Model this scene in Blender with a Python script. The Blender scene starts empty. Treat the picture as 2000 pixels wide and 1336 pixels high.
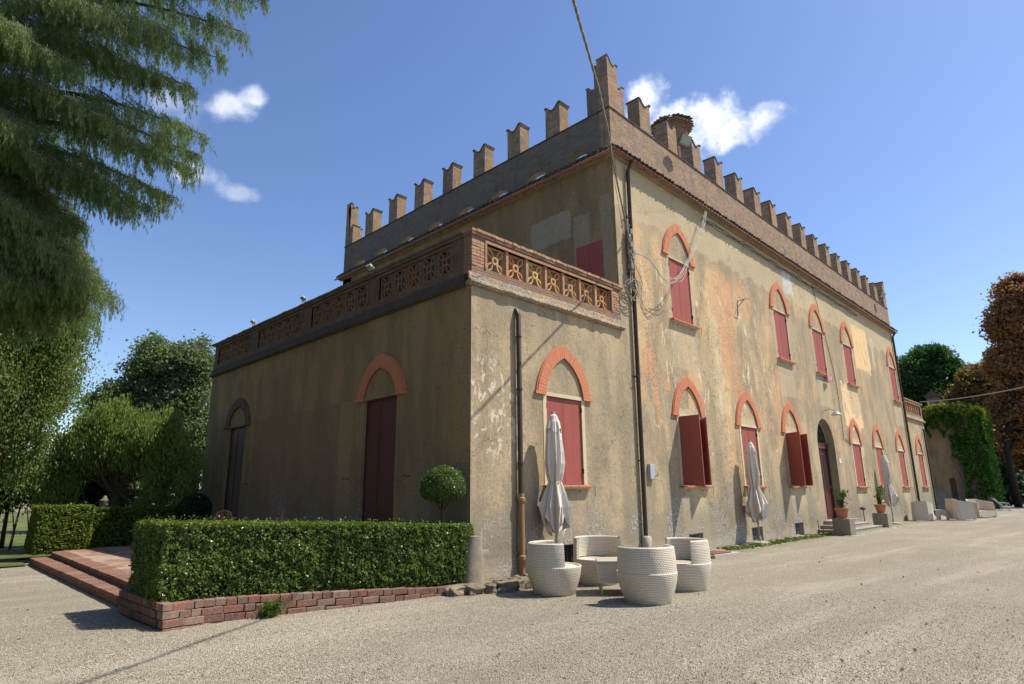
import bpy, math, random
import numpy as np
from mathutils import Vector, Matrix, noise as mnoise
from mathutils.geometry import tessellate_polygon
R = math.radians
random.seed(7); rng = np.random.default_rng(7)
sc = bpy.context.scene
COL = sc.collection

# ------------------------------------------------------------------ camera, sky, sun, exposure
SUN_DIR = Vector((1.15, -1.0, 2.2)).normalized()
cam = bpy.data.cameras.new('camera'); camo = bpy.data.objects.new('camera', cam); COL.objects.link(camo)
YAW, PITCH, ROLL = 0.7956103, 0.2409026, -0.0111667
_cy, _sy, _cp, _sp = math.cos(YAW), math.sin(YAW), math.cos(PITCH), math.sin(PITCH)
fw = Vector((_sy*_cp, _cy*_cp, _sp)); rt = Vector((_cy, -_sy, 0)); up = rt.cross(fw)
rt, up = rt*math.cos(ROLL)+up*math.sin(ROLL), up*math.cos(ROLL)-rt*math.sin(ROLL)
m = Matrix((rt, up, -fw)).transposed().to_4x4(); m.translation = (-7.9916, -8.9831, 1.6)
camo.matrix_world = m
cam.sensor_width = 36; cam.lens = 36*1198.59/2000; cam.shift_y = (671.4-668)/2000
cam.clip_start = .1; cam.clip_end = 3000
sc.camera = camo

world = bpy.data.worlds.new('World'); sc.world = world; world.use_nodes = True
wt = world.node_tree; wt.nodes.clear()
def wn(t, **k):
    n = wt.nodes.new(t)
    for a, b in k.items(): setattr(n, a, b)
    return n
sky = wn('ShaderNodeTexSky', sky_type='NISHITA', sun_disc=False, sun_elevation=math.asin(SUN_DIR.z),
         sun_rotation=math.atan2(SUN_DIR.x, SUN_DIR.y), altitude=60, air_density=1.0, dust_density=0.6, ozone_density=2.2)
hs = wn('ShaderNodeHueSaturation'); hs.inputs['Hue'].default_value = .508
hs.inputs['Saturation'].default_value = 1.11; hs.inputs['Value'].default_value = 1.0
wt.links.new(sky.outputs[0], hs.inputs['Color'])
tcw = wn('ShaderNodeTexCoord'); nz = wn('ShaderNodeTexNoise'); nz.inputs['Scale'].default_value = 9; nz.inputs['Detail'].default_value = 8
nz.inputs['Roughness'].default_value = .6; wt.links.new(tcw.outputs['Generated'], nz.inputs['Vector'])
nz2 = wn('ShaderNodeTexNoise'); nz2.inputs['Scale'].default_value = 34; nz2.inputs['Detail'].default_value = 7
nz2.inputs['Roughness'].default_value = .55; wt.links.new(tcw.outputs['Generated'], nz2.inputs['Vector'])
def cloud(d, rad, stretch, thick):
    """one small cumulus: an ellipse round direction d whose rim is eaten by noise"""
    d = Vector(d).normalized(); e = Vector((d.y, -d.x, 0)).normalized(); f = e.cross(d)
    outs = []
    for v, s in ((e, 1/(rad*stretch)), (f, 1/rad)):
        dt = wn('ShaderNodeVectorMath', operation='DOT_PRODUCT'); dt.inputs[1].default_value = tuple(v*s)
        wt.links.new(tcw.outputs['Generated'], dt.inputs[0]); outs.append(dt.outputs['Value'])
    h = [wn('ShaderNodeMath', operation='POWER') for _ in outs]
    for a, b in zip(outs, h): wt.links.new(a, b.inputs[0]); b.inputs[1].default_value = 2
    s = wn('ShaderNodeMath', operation='ADD'); wt.links.new(h[0].outputs[0], s.inputs[0]); wt.links.new(h[1].outputs[0], s.inputs[1])
    sq = wn('ShaderNodeMath', operation='SQRT'); wt.links.new(s.outputs[0], sq.inputs[0])
    n1 = wn('ShaderNodeMath', operation='MULTIPLY_ADD'); wt.links.new(nz.outputs['Fac'], n1.inputs[0]); n1.inputs[1].default_value = 1.6
    wt.links.new(nz2.outputs['Fac'], n1.inputs[2])
    df = wn('ShaderNodeMath', operation='SUBTRACT'); wt.links.new(n1.outputs[0], df.inputs[0]); wt.links.new(sq.outputs[0], df.inputs[1])
    mr = wn('ShaderNodeMapRange', interpolation_type='SMOOTHSTEP'); wt.links.new(df.outputs[0], mr.inputs[0])
    mr.inputs[1].default_value = .55; mr.inputs[2].default_value = 1.25; mr.inputs[4].default_value = thick
    dp = wn('ShaderNodeVectorMath', operation='DOT_PRODUCT'); dp.inputs[1].default_value = tuple(d); wt.links.new(tcw.outputs['Generated'], dp.inputs[0])
    g = wn('ShaderNodeMath', operation='GREATER_THAN'); wt.links.new(dp.outputs['Value'], g.inputs[0]); g.inputs[1].default_value = .5
    mu = wn('ShaderNodeMath', operation='MULTIPLY'); wt.links.new(mr.outputs[0], mu.inputs[0]); wt.links.new(g.outputs[0], mu.inputs[1])
    return mu.outputs[0]
CLOUDS = [((.2620,.8055,.5325), .030, 1.7, .62), ((.2877,.786,.5480), .022, 1.2, .55), ((.1974,.8288,.5236), .034, 1.7, .28),
          ((.2440,.8611,.4429), .026, 2.3, .40), ((.3000,.8510,.4300), .018, 2.6, .28),
          ((.7120,.4180,.5660), .044, 1.1, .9), ((.7480,.3850,.5330), .040, 1.7, .85), ((.7790,.3430,.5310), .060, 1.3, .95), ((.8080,.2860,.5170), .042, 1.6, .9)]
last = hs.outputs['Color']
cw = wn('ShaderNodeMix', data_type='RGBA'); wt.links.new(nz2.outputs['Fac'], cw.inputs[0]); cw.inputs[6].default_value = (4.3, 4.7, 5.5, 1); cw.inputs[7].default_value = (8.6, 8.7, 9.0, 1)
for d, rad, st, th in CLOUDS:
    c = cloud(d, rad, st, th)
    mx = wn('ShaderNodeMix', data_type='RGBA'); wt.links.new(c, mx.inputs[0]); wt.links.new(last, mx.inputs[6]); wt.links.new(cw.outputs[2], mx.inputs[7])
    last = mx.outputs[2]
bg = wn('ShaderNodeBackground'); bg.inputs['Strength'].default_value = .130
wt.links.new(last, bg.inputs['Color']); wo = wn('ShaderNodeOutputWorld'); wt.links.new(bg.outputs[0], wo.inputs['Surface'])

sun = bpy.data.lights.new('sun', 'SUN'); suno = bpy.data.objects.new('sun', sun); COL.objects.link(suno)
sun.energy = 4.95; sun.angle = R(.55); sun.color = (1, .925, .77)
suno.rotation_euler = SUN_DIR.to_track_quat('Z', 'Y').to_euler(); suno.location = (0, 0, 60)
vs = sc.view_settings; vs.view_transform = 'Standard'; vs.look = 'None'; vs.exposure = 0.50; vs.gamma = 1; vs.use_curve_mapping = False

# ------------------------------------------------------------------ object helpers
def tag(o, label=None, cat=None, group=None, kind=None):
    if label: o['label'] = label
    if cat: o['category'] = cat
    if group: o['group'] = group
    if kind: o['kind'] = kind
    return o
def thing(name, label, cat, loc=(0, 0, 0), rz=0, group=None):
    o = bpy.data.objects.new(name, None); COL.objects.link(o); o.location = loc; o.rotation_euler = (0, 0, rz)
    o.empty_display_size = .2
    return tag(o, label, cat, group)
def copy_tree(o, parent=None):
    c = o.copy(); COL.objects.link(c)
    if parent: c.parent = parent
    for ch in list(o.children): copy_tree(ch, c)
    return c
class MB:
    """collects polygons; build() links them as one mesh object"""
    def __init__(s): s.v = []; s.f = []; s.uv = []
    def poly(s, pts, uv=None):
        i = len(s.v); s.v += [tuple(p) for p in pts]; s.f.append(tuple(range(i, i+len(pts)))); s.uv += (uv or [(0, 0)]*len(pts))
    def box(s, a, b, bev=0):
        x0, y0, z0 = a; x1, y1, z1 = b
        c = [(x0,y0,z0),(x1,y0,z0),(x1,y1,z0),(x0,y1,z0),(x0,y0,z1),(x1,y0,z1),(x1,y1,z1),(x0,y1,z1)]
        i = len(s.v); s.v += c
        for q in ((0,3,2,1),(4,5,6,7),(0,1,5,4),(1,2,6,5),(2,3,7,6),(3,0,4,7)):
            s.f.append(tuple(i+k for k in q)); s.uv += [(0,0)]*4
        return s
    def prism(s, pts, fn, d0, d1):
        """polygon pts (u,v) ccw, fn(u,v,d)->xyz, extruded from d0 to d1"""
        n = len(pts)
        A = [fn(u, v, d0) for u, v in pts]; B = [fn(u, v, d1) for u, v in pts]
        for t in tessellate_polygon([[Vector((u, v, 0)) for u, v in pts]]):
            s.poly([A[k] for k in t]); s.poly([B[k] for k in reversed(t)])
        for k in range(n):
            j = (k+1) % n; s.poly([A[k], A[j], B[j], B[k]])
        return s
    def tube(s, pts, r, n=8, cap=True):
        pts = [Vector(p) for p in pts]; rs = r if isinstance(r, (list, tuple)) else [r]*len(pts)
        i0 = len(s.v); prev = None
        for k, p in enumerate(pts):
            d = (pts[min(k+1, len(pts)-1)]-pts[max(k-1, 0)]).normalized()
            a = prev if prev is not None else (Vector((0,0,1)) if abs(d.z) < .9 else Vector((1,0,0)))
            x = (a-d*a.dot(d)).normalized(); y = d.cross(x); prev = x
            for q in range(n):
                t = 2*math.pi*q/n; s.v.append(tuple(p+(x*math.cos(t)+y*math.sin(t))*rs[k]))
        for k in range(len(pts)-1):
            for q in range(n):
                a = i0+k*n+q; b = i0+k*n+(q+1) % n
                s.f.append((a, b, b+n, a+n)); s.uv += [(q/n, k), ((q+1)/n, k), ((q+1)/n, k+1), (q/n, k+1)]
        if cap:
            s.f.append(tuple(i0+q for q in reversed(range(n)))); s.uv += [(0,0)]*n
            s.f.append(tuple(i0+(len(pts)-1)*n+q for q in range(n))); s.uv += [(0,0)]*n
        return s
    def lathe(s, prof, n=24, c=(0,0,0), a0=0, a1=2*math.pi, wob=None):
        full = abs(a1-a0-2*math.pi) < 1e-6; m_ = n if full else n+1; i0 = len(s.v)
        for k, (r, z) in enumerate(prof):
            for q in range(m_):
                t = a0+(a1-a0)*q/n; rr = r*(wob(t, z) if wob else 1)
                s.v.append((c[0]+rr*math.cos(t), c[1]+rr*math.sin(t), c[2]+z))
        for k in range(len(prof)-1):
            for q in range(n):
                a = i0+k*m_+q; b = i0+k*m_+(q+1) % m_
                s.f.append((a, b, b+m_, a+m_))
                u0 = (a0+(a1-a0)*q/n)*.45; u1 = (a0+(a1-a0)*(q+1)/n)*.45; z0 = prof[k][1]; z1 = prof[k+1][1]
                s.uv += [(u0, z0), (u1, z0), (u1, z1), (u0, z1)]
        return s
    def build(s, name, mat, parent=None, smooth=False, bevel=0, uv=False):
        me = bpy.data.meshes.new(name); me.from_pydata(s.v, [], s.f)
        if uv:
            l = me.uv_layers.new(name='UVMap'); l.data.foreach_set('uv', [c for p in s.uv for c in p])
        if mat: me.materials.append(mat)
        if smooth: me.polygons.foreach_set('use_smooth', [True]*len(me.polygons))
        me.update(); o = bpy.data.objects.new(name, me); COL.objects.link(o)
        if parent: o.parent = parent
        if bevel:
            b = o.modifiers.new('bevel', 'BEVEL'); b.width = bevel; b.segments = 2; b.limit_method = 'ANGLE'; b.angle_limit = R(40)
        return o
def inst(src, parent, loc=(0,0,0), rot=(0,0,0), scale=(1,1,1)):
    c = src.copy(); COL.objects.link(c); c.parent = parent; c.location = loc; c.rotation_euler = rot; c.scale = scale
    return c
def leaf_mesh(name, cen, size, mat, parent=None, aspect=1.0, mode='random', axis=None, tri=False):
    """cen (n,3); size scalar or (n,); every leaf is one small quad (or triangle)"""
    n = len(cen); cen = np.asarray(cen, float); sz = np.broadcast_to(np.asarray(size, float), (n,))[:, None]*rng.uniform(.65, 1.25, (n, 1))
    a = rng.normal(size=(n, 3)); a /= np.linalg.norm(a, axis=1)[:, None]
    if mode == 'hang':
        a = a*.28+np.array([0, 0, -1.0]); a /= np.linalg.norm(a, axis=1)[:, None]
    elif mode == 'axis':
        a = a*.35+axis; a /= np.linalg.norm(a, axis=1)[:, None]
    b = rng.normal(size=(n, 3)); b -= (b*a).sum(1)[:, None]*a; b /= np.linalg.norm(b, axis=1)[:, None]
    L = a*sz*.5*aspect; W = b*sz*.5
    if tri: V = np.stack([cen-L-W*.6, cen-L+W*.6, cen+L], 1); k = 3
    else: V = np.stack([cen-L, cen+W, cen+L, cen-W], 1); k = 4
    me = bpy.data.meshes.new(name); me.vertices.add(n*k); me.vertices.foreach_set('co', V.reshape(-1))
    me.loops.add(n*k); me.loops.foreach_set('vertex_index', np.arange(n*k, dtype=np.int32))
    me.polygons.add(n); me.polygons.foreach_set('loop_start', np.arange(n, dtype=np.int32)*k)
    me.update(calc_edges=True); me.materials.append(mat)
    o = bpy.data.objects.new(name, me); COL.objects.link(o)
    if parent: o.parent = parent
    return o

# ------------------------------------------------------------------ material helpers
class Mat:
    def __init__(s, name, rough=.85, spec=.3):
        s.m = bpy.data.materials.new(name); s.m.use_nodes = True; s.t = s.m.node_tree; s.b = s.t.nodes['Principled BSDF']
        s.b.inputs['Roughness'].default_value = rough; s.b.inputs['Specular IOR Level'].default_value = spec; s._p = None
    def n(s, typ, ins=None, **k):
        n = s.t.nodes.new(typ)
        for a, b in k.items(): setattr(n, a, b)
        for a, b in (ins or {}).items(): s.set(n.inputs[a], b)
        return n
    def set(s, inp, v):
        if hasattr(v, 'links') and hasattr(v, 'is_output'): s.t.links.new(v, inp)
        elif isinstance(v, tuple) and inp.type == 'RGBA' and len(v) == 3: inp.default_value = (*v, 1)
        else: inp.default_value = v
    @property
    def P(s):
        if s._p is None: s._p = s.n('ShaderNodeNewGeometry').outputs['Position']
        return s._p
    def obj(s): return s.n('ShaderNodeTexCoord').outputs['Object']
    def sep(s, v):
        q = s.n('ShaderNodeSeparateXYZ', {0: v}); return q.outputs[0], q.outputs[1], q.outputs[2]
    def comb(s, x, y, z): return s.n('ShaderNodeCombineXYZ', {0: x, 1: y, 2: z}).outputs[0]
    def ma(s, op, a, b=0.0, c=0.0): return s.n('ShaderNodeMath', {0: a, 1: b, 2: c}, operation=op).outputs[0]
    def noise(s, v, sc_, det=5, ro=.55, dist=0, col=False):
        q = s.n('ShaderNodeTexNoise', {'Vector': v, 'Scale': sc_, 'Detail': det, 'Roughness': ro, 'Distortion': dist}); return q.outputs['Color' if col else 'Fac']
    def vor(s, v, sc_, out='Color', feat='F1', rnd=1.0):
        return s.n('ShaderNodeTexVoronoi', {'Vector': v, 'Scale': sc_, 'Randomness': rnd}, feature=feat).outputs[out]
    def scale(s, v, x, y, z): return s.n('ShaderNodeVectorMath', {0: v, 1: (x, y, z)}, operation='MULTIPLY').outputs[0]
    def mr(s, v, a, b, c=0.0, d=1.0): return s.n('ShaderNodeMapRange', {0: v, 1: a, 2: b, 3: c, 4: d}, interpolation_type='SMOOTHSTEP').outputs[0]
    def mix(s, f, a, b, mode='MIX'):
        q = s.n('ShaderNodeMix', data_type='RGBA', blend_type=mode); s.set(q.inputs[0], f); s.set(q.inputs[6], a); s.set(q.inputs[7], b); return q.outputs[2]
    def ramp(s, f, stops):
        q = s.n('ShaderNodeValToRGB', {0: f}); e = q.color_ramp.elements
        while len(e) < len(stops): e.new(.5)
        for k, (p, c) in enumerate(stops): e[k].position = p; e[k].color = (*c, 1)
        return q.outputs[0]
    def box(s, u, v, u0, u1, v0, v1, soft):
        """mask of a rectangle with soft (distorted outside) edges"""
        a = s.mr(s.ma('ABSOLUTE', s.ma('SUBTRACT', u, (u0+u1)/2)), (u1-u0)/2-soft, (u1-u0)/2+soft, 1, 0)
        b = s.mr(s.ma('ABSOLUTE', s.ma('SUBTRACT', v, (v0+v1)/2)), (v1-v0)/2-soft, (v1-v0)/2+soft, 1, 0)
        return s.ma('MULTIPLY', a, b)
    def bump(s, h, st=.3, d=.02, prev=None):
        ins = {'Height': h, 'Strength': st, 'Distance': d}
        if prev is not None: ins['Normal'] = prev
        o = s.n('ShaderNodeBump', ins).outputs[0]; s.t.links.new(o, s.b.inputs['Normal']); return o
    def col(s, c): s.set(s.b.inputs['Base Color'], c); return s
def simple(name, c, rough=.7, var=.25, sc_=6, bump=0, bsc=60, spec=.3, metal=0, rnd=0, world_=False):
    M = Mat(name, rough, spec); v = M.P if world_ else M.obj()
    n_ = M.noise(v, sc_, 5, .6)
    cc = M.mix(n_, tuple(x*(1-var) for x in c), tuple(min(1, x*(1+var)) for x in c))
    if rnd:
        r_ = M.n('ShaderNodeObjectInfo').outputs['Random']; cc = M.mix(r_, cc, M.mix(1.0, cc, (1-rnd, 1-rnd, 1-rnd), 'MULTIPLY'))
    M.col(cc); M.b.inputs['Metallic'].default_value = metal
    if bump: M.bump(M.noise(v, bsc, 4, .6), bump, .01)
    return M.m
MT = {}
# painted / metal / stone simple ones
MT['shutter'] = simple('red shutter paint', (.315, .088, .072), .6, .12, 3, .08, 30, spec=.15, rnd=.12)
MT['shutter_dark'] = MT['shutter']
MT['box_grey'] = simple('grey blue plastic', (.36, .39, .43), .5, .08)
MT['pipe'] = simple('dark brown pipe', (.050, .038, .030), .45, .3, 4)
MT['clay_pipe'] = simple('old clay pipe', (.27, .15, .07), .7, .35, 5, .2, 40)
MT['copper'] = simple('copper gutter', (.27, .105, .065), .5, .25, 5)
MT['iron'] = simple('dark iron', (.03, .028, .026), .6, .2)
MT['grey_metal'] = simple('grey painted metal', (.30, .32, .33), .4, .12)
MT['white_plastic'] = simple('pale plastic', (.62, .64, .66), .4, .06)
MT['lamp_body'] = simple('lamp housing', (.20, .19, .17), .5, .1)
MT['stone'] = simple('weathered stone', (.34, .31, .26), .9, .35, 3, .6, 25, rnd=.3)
MT['cobble'] = simple('edging stone', (.25, .205, .15), .9, .6, 9, 1, 30, rnd=.5)
MT['guard'] = simple('old mottled stone', (.25, .22, .165), .95, .5, 5, .9, 28, rnd=.2)
MT['concrete'] = simple('rough concrete', (.36, .33, .28), .9, .3, 4, .5, 40)
MT['sill'] = simple('terracotta sill', (.47, .17, .095), .75, .25, 8, .3, 40)
MT['pot'] = simple('terracotta pot', (.45, .17, .10), .8, .2, 5, .15, 60)
MT['wood_dark'] = simple('dark door wood', (.065, .032, .022), .55, .3, 3)
MT['door_red'] = simple('dark red door paint', (.085, .018, .016), .45, .15, 3)
MT['lime'] = simple('smooth pale render', (.55, .46, .31), .9, .14, 2.5, .25, 60, world_=True)
MT['black'] = simple('dark interior', (.012, .011, .010), .9, .2)
MT['bark'] = simple('tree bark', (.085, .062, .045), .95, .4, 8, .6, 25)
MT['bark_dark'] = simple('dark bark', (.035, .028, .022), .95, .4, 8, .6, 25)
MT['bark_grey'] = simple('grey bark', (.17, .145, .12), .95, .35, 8, .6, 25)
MT['twig'] = simple('twig', (.10, .075, .055), .9, .3)
MT['canvas'] = simple('cream umbrella canvas', (.60, .55, .48), .9, .08, 3, .15, 80)
MT['rope'] = simple('pale rope', (.55, .47, .34), .9, .1)
MT['cable'] = simple('weathered grey cable', (.24, .22, .19), .7, .3, 20)
MT['cable_pale'] = simple('pale grey cable', (.42, .40, .37), .6, .2, 20)
MT['cable_dark'] = simple('dark cable', (.045, .04, .034), .7, .3, 20)
MT['rattan'] = simple('brown rattan', (.36, .17, .07), .7, .25, 20)
MT['cloth_pink'] = simple('pink striped cloth', (.62, .30, .36), .9, .2, 30)
MT['cloth_blue'] = simple('blue striped sling', (.28, .30, .42), .9, .5, 14)
MT['plastic_green'] = simple('green plastic', (.02, .07, .04), .5, .2)
MT['white_blossom'] = simple('white petals', (.75, .74, .70), .8, .1)
MT['rust'] = simple('rusty iron plate', (.15, .07, .045), .8, .3, 5, .2, 40)
def glass():
    M = Mat('window glass', .05, .8); M.col((.03, .035, .04)); return M.m
MT['glass'] = glass()
MT['lens'] = simple('lamp glass', (.25, .32, .28), .15, .1, spec=.8)

def plaster(name, side):
    M = Mat(name, .92, .15); P = M.P; x, y, z = M.sep(P)
    u = y if side else x
    wob = M.noise(P, 1.3, 6, .6); wob2 = M.noise(P, 5.5, 5, .6)
    du = M.ma('MULTIPLY_ADD', M.ma('SUBTRACT', wob, .5), 1.5, u); dz = M.ma('MULTIPLY_ADD', M.ma('SUBTRACT', wob2, .5), 1.1, z)
    fu = M.ma('MULTIPLY_ADD', M.ma('SUBTRACT', M.noise(M.scale(P, 1, 1, .4), 3.2, 6, .68), .5), .85, u); fz = M.ma('MULTIPLY_ADD', M.ma('SUBTRACT', M.noise(P, 2.6, 6, .65), .5), 1.3, z)
    vert = M.scale(P, 1, 1, .30)
    su = M.ma('MULTIPLY_ADD', M.ma('SUBTRACT', M.noise(P, 2.2, 6, .7), .5), .20, u); sz = M.ma('MULTIPLY_ADD', M.ma('SUBTRACT', M.noise(P, 1.9, 6, .7, 0), .5), .45, z)
    big = M.noise(P, .45, 5, .55); med = M.noise(vert, 1.6, 6, .62); fine = M.noise(P, 26, 4, .7); spk = M.noise(P, 70, 3, .7)
    c = M.mix(M.mr(big, .3, .7), (.375, .297, .192), (.475, .368, .235))
    c = M.mix(M.ma('MULTIPLY', M.mr(med, .42, .60), .85), c, (.295, .245, .165))
    if not side:
        # old ochre limewash showing through in washed-down drifts on the main front
        z1 = M.ma('MULTIPLY', M.mr(M.noise(vert, .75, 7, .62, .6), .47, .62), M.box(du, dz, 6.0, 34, 2.2, 9.3, .5))
        fade = M.mr(x, 10, 26, 1, .35)
        c = M.mix(M.ma('MULTIPLY', M.ma('MULTIPLY', z1, fade), .9), c, (.62, .42, .23))
        z2 = M.ma('MULTIPLY', M.mr(M.noise(vert, 1.25, 7, .68, 1.1), .53, .63), M.box(du, dz, 6.1, 17.5, 3.0, 8.9, .5))
        c = M.mix(M.ma('MULTIPLY', z2, .85), c, (.62, .33, .175))
        st = M.box(du, dz, 11.2, 12.4, 4.8, 8.9, .35)
        c = M.mix(M.ma('MULTIPLY', st, M.mr(med, .35, .6, .25, .85)), c, (.64, .34, .18))
        st = M.box(du, dz, 10.4, 11.1, 4.0, 7.4, .3); c = M.mix(M.ma('MULTIPLY', st, .55), c, (.74, .58, .35))
        z3 = M.ma('MULTIPLY', M.mr(M.noise(vert, 2.1, 6, .7, 1.5), .57, .64), M.box(du, dz, 6.1, 15.5, 2.4, 8.4, .5))
        c = M.mix(M.ma('MULTIPLY', z3, .85), c, (.74, .61, .41))
        # grey lichen speckle between the windows upstairs
        li = M.ma('MULTIPLY', M.mr(M.noise(P, 13, 5, .75), .47, .6), M.mr(M.noise(P, .8, 4, .6), .42, .6))
        c = M.mix(M.ma('MULTIPLY', li, .7), c, (.20, .18, .145))
        # smooth repaired band under the eaves
        top = M.mr(M.ma('MULTIPLY_ADD', M.ma('SUBTRACT', wob, .5), 1.2, z), 9.35, 9.5)
        c = M.mix(M.ma('MULTIPLY', top, .8), c, M.mix(M.mr(big, .35, .65), (.46, .385, .25), (.53, .44, .275)))
        # bare yellow patches and a white one
        for (a, b, e, f, cc, k) in ((26.3, 28.9, 7.7, 10.1, (.76, .53, .29), .95), (23.3, 26.0, 4.5, 6.55, (.78, .56, .32), .95), (17.5, 18.5, 9.75, 10.65, (.55, .56, .56), .8),
                                    (29.6, 30.0, 8.2, 9.9, (.55, .55, .52), .6), (24.9, 25.5, 3.2, 4.6, (.70, .52, .30), .7)):
            c = M.mix(M.ma('MULTIPLY', M.ma('MULTIPLY', M.box(fu, fz, a, b, e, f, .06), M.mr(M.noise(vert, 3.4, 6, .7), .36, .47)), k), c, cc)
        # render renewed round the windows
        for cx in (8.63, 12.68, 16.5, 24.4, 28.07, 32.44):
            c = M.mix(M.ma('MULTIPLY', M.box(su, sz, cx-.74, cx+.74, -.5, 4.0, .03), .72), c, (.55, .45, .29))
        for cx in (8.75, 16.72, 21.0, 25.2, 33.44):
            c = M.mix(M.ma('MULTIPLY', M.box(su, sz, cx-.80, cx+.80, 5.2, 8.8, .03), .6), c, (.48, .40, .27))
        # pale flakes on the wing near the corner
        fl = M.ma('MULTIPLY', M.mr(M.noise(M.scale(P, 1, 1, .62), 4.6, 5, .62, .9), .545, .56), M.box(du, dz, .0, 1.3, 2.3, 4.25, .25))
        c = M.mix(M.ma('MULTIPLY', fl, .8), c, (.66, .585, .455))
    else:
        c = M.mix(1.0, c, (.74, .665, .55), 'MULTIPLY')  # browner plaster, also darkened so the side's shade sits in its colour
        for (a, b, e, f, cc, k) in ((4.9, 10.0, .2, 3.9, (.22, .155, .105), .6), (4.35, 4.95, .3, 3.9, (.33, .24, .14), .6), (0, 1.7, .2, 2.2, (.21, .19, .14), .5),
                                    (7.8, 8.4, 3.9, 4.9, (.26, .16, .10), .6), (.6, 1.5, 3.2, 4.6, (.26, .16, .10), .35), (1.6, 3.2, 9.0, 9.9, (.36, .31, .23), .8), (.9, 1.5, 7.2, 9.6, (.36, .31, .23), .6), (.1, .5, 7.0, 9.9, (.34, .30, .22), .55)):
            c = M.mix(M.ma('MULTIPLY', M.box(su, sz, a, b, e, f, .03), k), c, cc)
    # rising damp: dark band, white salt and lichen near the ground
    zz = M.ma('MULTIPLY_ADD', M.ma('SUBTRACT', M.noise(P, .7, 5, .65), .5), 3.4, z)
    damp = M.mr(zz, .75, 1.75, 1, 0)
    c = M.mix(M.ma('MULTIPLY', damp, .6), c, (.23, .20, .155))
    salt = M.ma('MULTIPLY', damp, M.mr(M.noise(P, 15, 5, .75), .47, .56)); pt = M.mr(M.noise(P, 1.15, 4, .6), .45, .60); salt = M.ma('MULTIPLY', salt, pt)
    c = M.mix(M.ma('MULTIPLY', M.ma('MULTIPLY', damp, pt), .55), c, (.17, .155, .135))
    c = M.mix(M.ma('MULTIPLY', salt, .62), c, (.54, .51, .47))
    foot = M.mr(M.ma('MULTIPLY_ADD', M.ma('SUBTRACT', wob, .5), .5, z), .12, .5, 1, 0); c = M.mix(M.ma('MULTIPLY', foot, .4), c, (.47, .43, .36))
    # grain
    c = M.mix(M.mr(fine, .35, .65), M.mix(1.0, c, (.80, .79, .77), 'MULTIPLY'), M.mix(1.0, c, (1.10, 1.10, 1.10), 'MULTIPLY'))
    c = M.mix(M.ma('MULTIPLY', M.mr(spk, .55, .65), .32), c, (.12, .10, .08))
    # hairline cracks
    cr = M.vor(M.n('ShaderNodeVectorMath', {0: P, 1: M.noise(P, 2.2, 4, .6, col=True)}, operation='ADD').outputs[0], .33, 'Distance', 'DISTANCE_TO_EDGE')
    c = M.mix(M.ma('MULTIPLY', M.mr(cr, .0, .006, 1, 0), .55), c, (.10, .085, .065))
    M.col(c)
    h0_ = M.mr(med, .44, .50)
    h = M.ma('ADD', M.ma('MULTIPLY_ADD', h0_, .25, M.ma('MULTIPLY', fine, .6)), M.ma('ADD', M.ma('MULTIPLY', wob2, 1.4), M.ma('MULTIPLY', big, 2.2)))
    M.bump(h, .55, .02)
    return M.m
MT['plaster'] = plaster('ochre plaster front', False)
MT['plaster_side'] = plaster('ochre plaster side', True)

def brick(name, c1, c2, mortar, bw=.25, rh=.065, ms=.010, grey=.4, lichen=.3, bumpst=.8, coords=None):
    M = Mat(name, .92, .15); x, y, z = M.sep(M.P)
    u = M.ma('ADD', x, y); v = M.comb(u, z, 0.0)
    v = M.n('ShaderNodeVectorMath', {0: v, 1: M.scale(M.noise(M.P, 9, 3, .6, col=True), .016, .012, 0)}, operation='ADD').outputs[0]
    b = M.n('ShaderNodeTexBrick', {'Vector': v, 'Color1': (0, 0, 0), 'Color2': (1, 1, 1), 'Mortar': (.5, .5, .5), 'Scale': 1, 'Mortar Size': ms, 'Mortar Smooth': .3, 'Bias': 0, 'Brick Width': bw, 'Row Height': rh})
    n_ = M.noise(M.P, 3, 6, .65); f = M.noise(M.P, 30, 5, .7)
    sep = M.n('ShaderNodeSeparateColor', {0: b.outputs['Color']}).outputs[0]
    c = M.mix(sep, c1, c2)
    c = M.mix(M.ma('MULTIPLY', M.mr(f, .4, .7), .4), c, (.13, .10, .08))
    c = M.mix(M.ma('MULTIPLY', b.outputs['Fac'], .85), c, mortar)
    c = M.mix(M.ma('MULTIPLY', M.mr(n_, .42, .64), grey), c, (.185, .165, .135))
    dr = M.noise(M.scale(M.P, 1, 1, .18), 2.6, 5, .6)
    c = M.mix(M.ma('MULTIPLY', M.mr(dr, .60, .68), lichen), c, (.38, .23, .06))
    c = M.mix(M.ma('MULTIPLY', M.mr(M.noise(M.scale(M.P, 1, 1, .25), 4, 5, .6), .55, .68), .5), c, (.09, .08, .07))
    if lichen > .5:
        fr = M.ma('ABSOLUTE', M.ma('SUBTRACT', M.ma('FRACT', M.ma('DIVIDE', M.ma('SUBTRACT', x, 6.60), 1.689)), .42))
        ms_ = M.ma('MULTIPLY', M.mr(M.ma('MULTIPLY_ADD', M.noise(M.scale(M.P, 1, 1, .5), 5, 5, .65), .14, fr), .07, .17, 1, 0), M.mr(M.noise(M.P, 6, 5, .7), .38, .6))
        c = M.mix(M.ma('MULTIPLY', ms_, .75), c, (.36, .21, .06))
    M.col(c)
    M.bump(M.ma('ADD', M.ma('ADD', M.ma('MULTIPLY', b.outputs['Fac'], -1.4), M.ma('MULTIPLY', sep, .6)), M.ma('MULTIPLY', f, 1.3)), bumpst, .022)
    return M.m
MT['brick_old'] = brick('weathered parapet brick', (.43, .255, .165), (.24, .15, .105), (.38, .32, .25), bw=.27, rh=.085, ms=.014, grey=.72, lichen=.75)
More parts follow.
